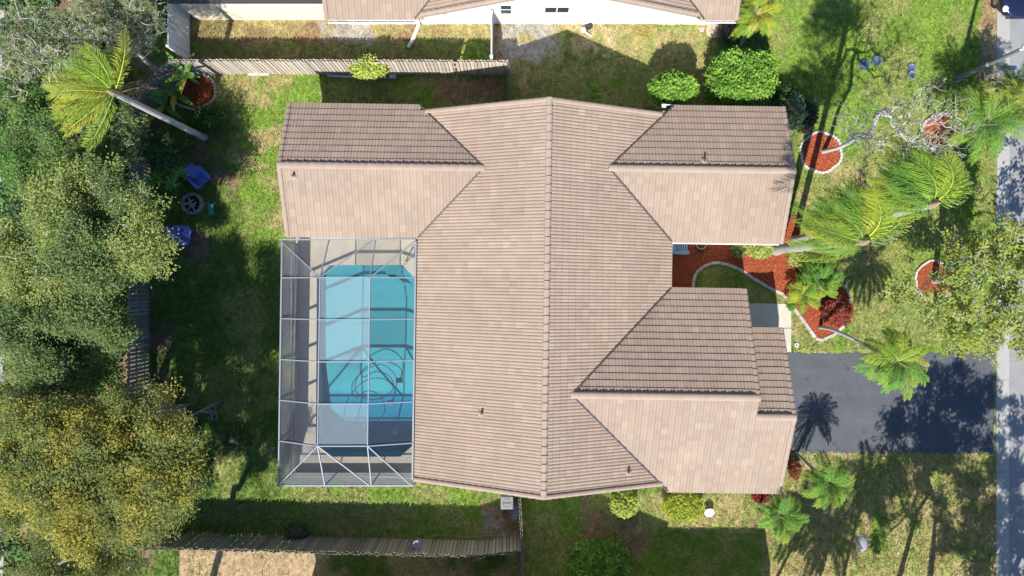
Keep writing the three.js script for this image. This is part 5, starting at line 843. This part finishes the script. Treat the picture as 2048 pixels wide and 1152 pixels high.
// blue buckets by the fence
for (const [x, y, label, c] of [[610, 1073, 'bright blue plastic bucket lying by the leaning fence', [0.03, 0.10, 0.55]], [596, 1085, 'pale blue plastic bucket leaning on the fence boards', [0.25, 0.35, 0.62]], [603, 1056, 'dark blue plastic tub beside the weedy shrub', [0.03, 0.035, 0.16]]]) {
  const p = P(x, y, 0.15), t = thing('bucket', label, 'bucket', [p.x, 0, p.z], x); const m = std(...c, 0.45, { side: THREE.DoubleSide }); part(t, 'body', new THREE.LatheGeometry([[0.001, 0.005], [0.11, 0.005], [0.15, 0.30], [0.165, 0.30], [0.165, 0.32], [0.145, 0.32], [0.105, 0.02], [0.001, 0.02]].map(q => new THREE.Vector2(...q)), 20), m); part(t, 'handle', new THREE.TorusGeometry(0.155, 0.006, 6, 20, Math.PI).rotateX(0.5).translate(0, 0.3, 0), std(0.5, 0.5, 0.5, 0.4)); }
// blue dishes on the front lawn
[[1727, 131, 0.24, [0.075, 0.14, 0.31], 'large blue dish beside a slightly smaller one on the lawn'], [1752, 122, 0.22, [0.075, 0.14, 0.31], 'slightly smaller blue dish next to the large dish'], [1821, 135, 0.17, [0.075, 0.14, 0.31], 'small blue dish of a touching pair, on the side of the white house'], [1821, 150, 0.17, [0.075, 0.14, 0.31], 'small blue dish of a touching pair, on the side of the bare tree']].forEach(([x, y, r, c, label]) => { const p = P(x, y), t = thing('blue_dish', label, 'dish', [p.x, 0, p.z]); part(t, 'bowl', new THREE.LatheGeometry([[0.001, 0.02], [r * 0.6, 0.025], [r * 0.92, 0.07], [r, 0.085], [r * 0.98, 0.07], [r * 0.62, 0.004], [0.001, 0.004]].map(q => new THREE.Vector2(...q)), 28), std(...c, 0.5, { side: THREE.DoubleSide })); part(t, 'rim', new THREE.TorusGeometry(r * 0.98, 0.012, 6, 32).rotateX(Math.PI / 2).translate(0, 0.085, 0), std(...c.map(v => v * 1.2), 0.4)); });
// sprinkler collars, dish, utility cover
[[1593, 690, 'white sprinkler collar beside the walkway slab'], [1898, 691, 'white sprinkler collar beside the driveway near the street']].forEach(([x, y, label]) => { const p = P(x, y), t = thing('sprinkler_collar', label, 'sprinkler', [p.x, 0, p.z]); part(t, 'collar', new THREE.TorusGeometry(0.075, 0.032, 8, 24).rotateX(Math.PI / 2).translate(0, 0.03, 0), std(0.8, 0.8, 0.78, 0.7)); part(t, 'head', new THREE.CylinderGeometry(0.025, 0.025, 0.06, 10).translate(0, 0.03, 0), std(0.03, 0.03, 0.03)); });
{ const p = P(1415, 1021), t = thing('satellite_dish', 'white dish standing on the lawn beside the chartreuse bush', 'dish', [p.x, 0, p.z]), w = std(0.82, 0.82, 0.82, 0.5, { side: THREE.DoubleSide });
  const d = part(t, 'reflector', new THREE.SphereGeometry(0.5, 24, 8, 0, 6.283, 0, 0.48).scale(1, 0.6, 1).rotateX(Math.PI).translate(0, 0.3, 0), w); d.position.set(0, 0.28, 0); d.rotation.x = 0.3; part(t, 'mast', bar(V(0, 0, 0), V(0, 0.32, 0), 0.05, 0.05, 8), std(0.4, 0.4, 0.42)); part(t, 'feed_arm', bar(V(-0.18, 0.34, -0.02), V(0.05, 0.62, -0.1), 0.025, 0.025, 6), std(0.3, 0.3, 0.32)); }
{ const p = P(1727, 1088, 0.15), t = thing('utility_cover', 'pale grey domed utility cover on the dry lawn', 'utility cover', [p.x, 0, p.z]); part(t, 'dome', new THREE.SphereGeometry(0.36, 20, 8, 0, 6.283, 0, 1.3).scale(0.72, 0.55, 1.1), std(0.26, 0.27, 0.30, 0.8)); part(t, 'skirt', new THREE.CylinderGeometry(0.36, 0.38, 0.06, 20).scale(0.76, 1, 1.13).translate(0, 0.02, 0), std(0.3, 0.31, 0.34)); }
// yard clutter by the white wall
{ const c = []; for (let i = 0; i < 60; i++) { const a = i * 0.52, r = 0.12 + 0.12 * Math.sin(i * 0.37) + i * 0.003; const p = P(1288, 62); c.push(V(p.x + Math.cos(a) * r * 1.3, 0.04 + (i % 7) * 0.012, p.z + Math.sin(a) * r)); } const t = thing('yellow_hose', 'loose yellow garden hose coil by the white wall', 'hose'); part(t, 'tube', new THREE.TubeGeometry(new THREE.CatmullRomCurve3(c), 200, 0.014, 6), std(0.42, 0.33, 0.06, 0.6)); part(t, 'tap', bar(c[59], c[59].clone().add(V(0.1, 0.05, 0)), 0.04, 0.04, 8), std(0.5, 0.4, 0.1, 0.4)); }
{ const p = P(1176, 57), t = thing('irrigation_pump', 'black and white irrigation pump against the white wall', 'pump', [p.x, 0, p.z], 0.5); part(t, 'motor', new THREE.CylinderGeometry(0.11, 0.11, 0.34, 16).rotateZ(Math.PI / 2).translate(0, 0.16, 0), std(0.03, 0.03, 0.035, 0.5)); part(t, 'housing', rbox(0.2, 0.22, 0.22, 0.04, -0.26, 0.13, 0, 2), std(0.75, 0.75, 0.73)); part(t, 'pipe', bar(V(-0.26, 0.2, 0.1), V(-0.05, 0.06, 0.42), 0.06, 0.06, 8), whitePaint); part(t, 'pipe', bar(V(0.1, 0.2, -0.1), V(0.5, 0.1, -0.25), 0.05, 0.05, 8), std(0.05, 0.05, 0.05)); }
{ const p = P(1416, 60), t = thing('stone_pad', 'round tan stone pad by the white house corner', 'stone', [p.x, 0, p.z]); part(t, 'pad', new THREE.CylinderGeometry(0.38, 0.42, 0.06, 24).translate(0.3, 0.03, 0), std(0.52, 0.40, 0.30)); part(t, 'collar', new THREE.TorusGeometry(0.08, 0.025, 8, 20).rotateX(Math.PI / 2).translate(-0.3, 0.03, 0), std(0.78, 0.75, 0.7)); }
{ const p = P(445, 458, 0.2), q = P(1014, 998), t = thing('air_conditioner', 'grey air conditioner unit tucked under the gable corner', 'air conditioner', [q.x, 0, q.z]); part(t, 'cabinet', rbox(0.6, 0.6, 0.6, 0.04, 0, 0.32, 0, 2), std(0.17, 0.185, 0.20, 0.5)); part(t, 'fan_guard', new THREE.TorusGeometry(0.2, 0.012, 6, 24).rotateX(Math.PI / 2).translate(0, 0.63, 0), std(0.2, 0.2, 0.2)); part(t, 'fan_blade', rbox(0.36, 0.01, 0.08, 0.003, 0, 0.63, 0), std(0.12, 0.12, 0.12)); }
// street lamp, mailbox
{ const b = P(1915, 158), t = thing('street_lamp', 'grey street lamp post with white head by the kerb', 'street lamp', [b.x, 0, b.z]), g = std(0.17, 0.175, 0.19, 0.6);
  part(t, 'post', new THREE.CylinderGeometry(0.075, 0.11, 4.0, 14).translate(0, 2.0, 0), g); part(t, 'base', new THREE.CylinderGeometry(0.14, 0.17, 0.4, 14).translate(0, 0.2, 0), g); part(t, 'collar', new THREE.CylinderGeometry(0.1, 0.1, 0.1, 14).translate(0, 2.1, 0), std(0.7, 0.71, 0.72)); part(t, 'neck', new THREE.CylinderGeometry(0.05, 0.075, 0.2, 12).translate(0, 4.08, 0), std(0.72, 0.73, 0.75)); part(t, 'lamp_head', new THREE.SphereGeometry(0.2, 18, 12).scale(1, 1.15, 1).translate(0, 4.36, 0), std(0.82, 0.82, 0.80, 0.4)); part(t, 'finial', new THREE.ConeGeometry(0.12, 0.14, 14).translate(0, 4.62, 0), g); }
{ const b = P(1975, 152), t = thing('mailbox', 'white post mailbox with blue top at the kerb', 'mailbox', [b.x, 0, b.z], 0.0); part(t, 'post', rbox(0.1, 1.1, 0.1, 0.01, 0, 0.55, 0), whitePaint); part(t, 'crossbar', rbox(0.55, 0.09, 0.09, 0.01, 0.1, 1.0, 0), whitePaint); part(t, 'brace', bar(V(0, 0.62, 0), V(0.28, 0.98, 0), 0.06), whitePaint); const g = new THREE.CylinderGeometry(0.1, 0.1, 0.5, 16, 1, false, 0, Math.PI).rotateZ(Math.PI / 2).rotateX(Math.PI / 2); part(t, 'box', merge([box(0.5, 0.14, 0.2, 0.18, 1.12, 0), new THREE.CylinderGeometry(0.1, 0.1, 0.5, 16).rotateZ(Math.PI / 2).translate(0.18, 1.19, 0)]), std(0.10, 0.25, 0.50, 0.4)); part(t, 'flag', rbox(0.14, 0.05, 0.012, 0.003, 0.2, 1.28, 0.11), std(0.5, 0.05, 0.04)); }
// parked car, its nose at the corner of the frame
{ const t = thing('parked_car', 'dark blue parked car with its rounded nose toward the street lamp', 'car', [23.78, 0, -14.98], 0), paint = new THREE.MeshPhysicalMaterial({ color: C(0.015, 0.022, 0.06), roughness: 0.25, clearcoat: 1, clearcoatRoughness: 0.04, metalness: 0.3 }), trim = std(0.02, 0.02, 0.022, 0.5);
  // body by cross-sections from tail (z -2.3) to nose (z 2.3)
  const sec = [[-2.30, 0.66, 0.42, 0.82], [-2.1, 0.82, 0.30, 0.98], [-1.2, 0.90, 0.26, 1.0], [0.0, 0.91, 0.26, 0.97], [1.1, 0.90, 0.26, 0.95], [1.55, 0.88, 0.28, 0.90], [1.85, 0.80, 0.30, 0.83], [2.08, 0.64, 0.34, 0.75], [2.22, 0.44, 0.38, 0.68], [2.29, 0.22, 0.42, 0.62]], K = 20, pos = [], idx = [];
  for (const [z, w, y0, y1] of sec) for (let k = 0; k < K; k++) { const a = k / K * 6.283, c = Math.cos(a), s = Math.sin(a), p = 0.42; pos.push(Math.sign(c) * Math.pow(Math.abs(c), p) * w, (y0 + y1) / 2 + Math.sign(s) * Math.pow(Math.abs(s), p) * (y1 - y0) / 2, z); }
  for (let i = 0; i < sec.length - 1; i++) for (let k = 0; k < K; k++) { const a = i * K + k, b = i * K + (k + 1) % K; idx.push(a, b, a + K, b, b + K, a + K); } for (const i of [0, sec.length - 1]) for (let k = 1; k < K - 1; k++) idx.push(i * K, i * K + k, i * K + k + 1);
  const bg = new THREE.BufferGeometry(); bg.setAttribute('position', new THREE.Float32BufferAttribute(pos, 3)); bg.setIndex(idx); bg.computeVertexNormals(); part(t, 'body', bg, paint);
  const cab = new THREE.Shape(); cab.moveTo(-1.95, 0.93); cab.lineTo(1.05, 0.92); cab.lineTo(0.25, 1.42); cab.lineTo(-0.9, 1.45); cab.closePath(); const cg = new THREE.ExtrudeGeometry(cab, { depth: 1.2, bevelEnabled: true, bevelSize: 0.06, bevelThickness: 0.12, bevelSegments: 3 }); cg.rotateY(-Math.PI / 2); cg.translate(0.6, 0, 0); part(t, 'cabin_glass', cg, darkGlass); part(t, 'roof_panel', rbox(1.24, 0.05, 1.2, 0.02, 0, 1.51, -0.33), paint);
  for (const s of [-1, 1]) { const hl = part(t, 'headlight', new THREE.SphereGeometry(0.16, 16, 10).scale(0.9, 0.55, 1.3), new THREE.MeshPhysicalMaterial({ color: C(0.75, 0.78, 0.8), roughness: 0.1, clearcoat: 1 })); hl.position.set(s * 0.68, 0.72, 1.88); hl.rotation.y = s * 0.5; part(t, 'mirror', rbox(0.18, 0.11, 0.09, 0.03, s * 1.0, 0.98, 0.72), paint); for (const z of [-1.4, 1.4]) { const w = new THREE.Group(); w.name = 'wheel'; w.position.set(s * 0.82, 0.335, z); t.add(w); part(w, 'tyre', new THREE.TorusGeometry(0.24, 0.085, 10, 24).rotateY(Math.PI / 2), trim); part(w, 'rim', new THREE.CylinderGeometry(0.19, 0.19, 0.12, 18).rotateZ(Math.PI / 2), std(0.5, 0.5, 0.52, 0.3, { metalness: 0.8 })); } }
  part(t, 'bumper', rbox(0.9, 0.16, 0.12, 0.05, 0, 0.42, 2.2, 3), trim); part(t, 'grille', rbox(0.75, 0.08, 0.04, 0.01, 0, 0.58, 2.30), trim); part(t, 'wiper', bar(V(-0.4, 0.98, 0.98), V(0.25, 1.06, 0.82), 0.02), trim); }

// ---------------------------------------------------------------- grass blades on the lawns
{ const g = (() => { const r = rng(9), pos = [], idx = []; for (let i = 0; i < 6; i++) { const a = r() * 6.28, o = V((r() - 0.5) * 0.08, 0, (r() - 0.5) * 0.08), w = 0.008, h = 0.045 + r() * 0.03, l = 0.02 + r() * 0.03, b = pos.length / 3; pos.push(o.x - Math.sin(a) * w, 0, o.z + Math.cos(a) * w, o.x + Math.sin(a) * w, 0, o.z - Math.cos(a) * w, o.x + Math.cos(a) * l, h, o.z + Math.sin(a) * l); idx.push(b, b + 1, b + 2); } const q = new THREE.BufferGeometry(); q.setAttribute('position', new THREE.Float32BufferAttribute(pos, 3)); q.setIndex(idx); q.computeVertexNormals(); return q; })();
  const r = rng(901), items = [], o = [0, 0, 0, 0], t = { x: 0, y: 0 };
  const skip = (x, y) => (x > 600 && x < 1300 && y > 230 && y < 960) || (x > 596 && x < 840 && y > 225 && y < 945) || (x > 1300 && x < 1545 && y > 225 && y < 462) || (x > 1545 && x < 1990 && y > 703 && y < 908) || (x > 1496 && x < 1584 && y > 604 && y < 708) || x > 1990 || (x > 380 && x < 1470 && y < 46) || (x > 1300 && x < 1500 && y > 590 && y < 960) || x < 12;
  const beds = [front, px2([[1600, 265], [1682, 265], [1682, 345], [1600, 345]]), px2([[1842, 228], [1922, 228], [1922, 304], [1842, 304]]), px2([[1829, 522], [1907, 522], [1907, 598], [1829, 598]]), px2([[344, 147], [432, 147], [432, 217], [344, 217]])];
  for (let i = 0; i < 170000; i++) { const x = r() * 2048, y = r() * 1152; if (skip(x, y)) continue; groundKind(x, y, o); if (r() > o[3] * 0.95 + 0.04) continue; const p = P(x, y); if (beds.some(b => inside([p.x, p.z], b))) continue; const k = 0.65 + r() * 1.15, s = 0.9 + r() * 0.9; q0.setFromEuler(e0.set(0, r() * 6.28, 0)); items.push({ m: new THREE.Matrix4().compose(p, q0, V(s, s, s)), c: C(o[0] * k, o[1] * k, o[2] * k) }); }
  const gm = scatter(scene, 'grass', g, new THREE.MeshStandardMaterial({ color: 0xffffff, roughness: 0.9, side: THREE.DoubleSide }), items); tag(gm, 'short lawn grass blades around the house', 'grass'); }

// fallen leaves lying about the lawns and beds
{ const r = rng(911), items = [], g = spray(77, 1, 0, 0.07, 0.04, 0.1); for (let i = 0; i < 5200; i++) { const x = i < 2600 ? r() * 2048 : 290 + r() * 300, y = r() * 1152; if ((x > 563 && x < 1600 && y > 190 && y < 1000) || x > 1990) continue; if (fbm(nC, x / 60, y / 60, 3) < 0.45) continue; const p = P(x, y); p.y = 0.05; items.push(leafItem(r, p, 0.8 + r() * 0.8, [[0.30, 0.19, 0.08], [0.40, 0.30, 0.13], [0.22, 0.13, 0.06], [0.46, 0.38, 0.16]])); }
  tag(scatter(scene, 'fallen_leaves', g, leafMat, items), 'dry fallen leaves scattered over the lawns', 'leaves'); }
renderer.render(scene, camera);
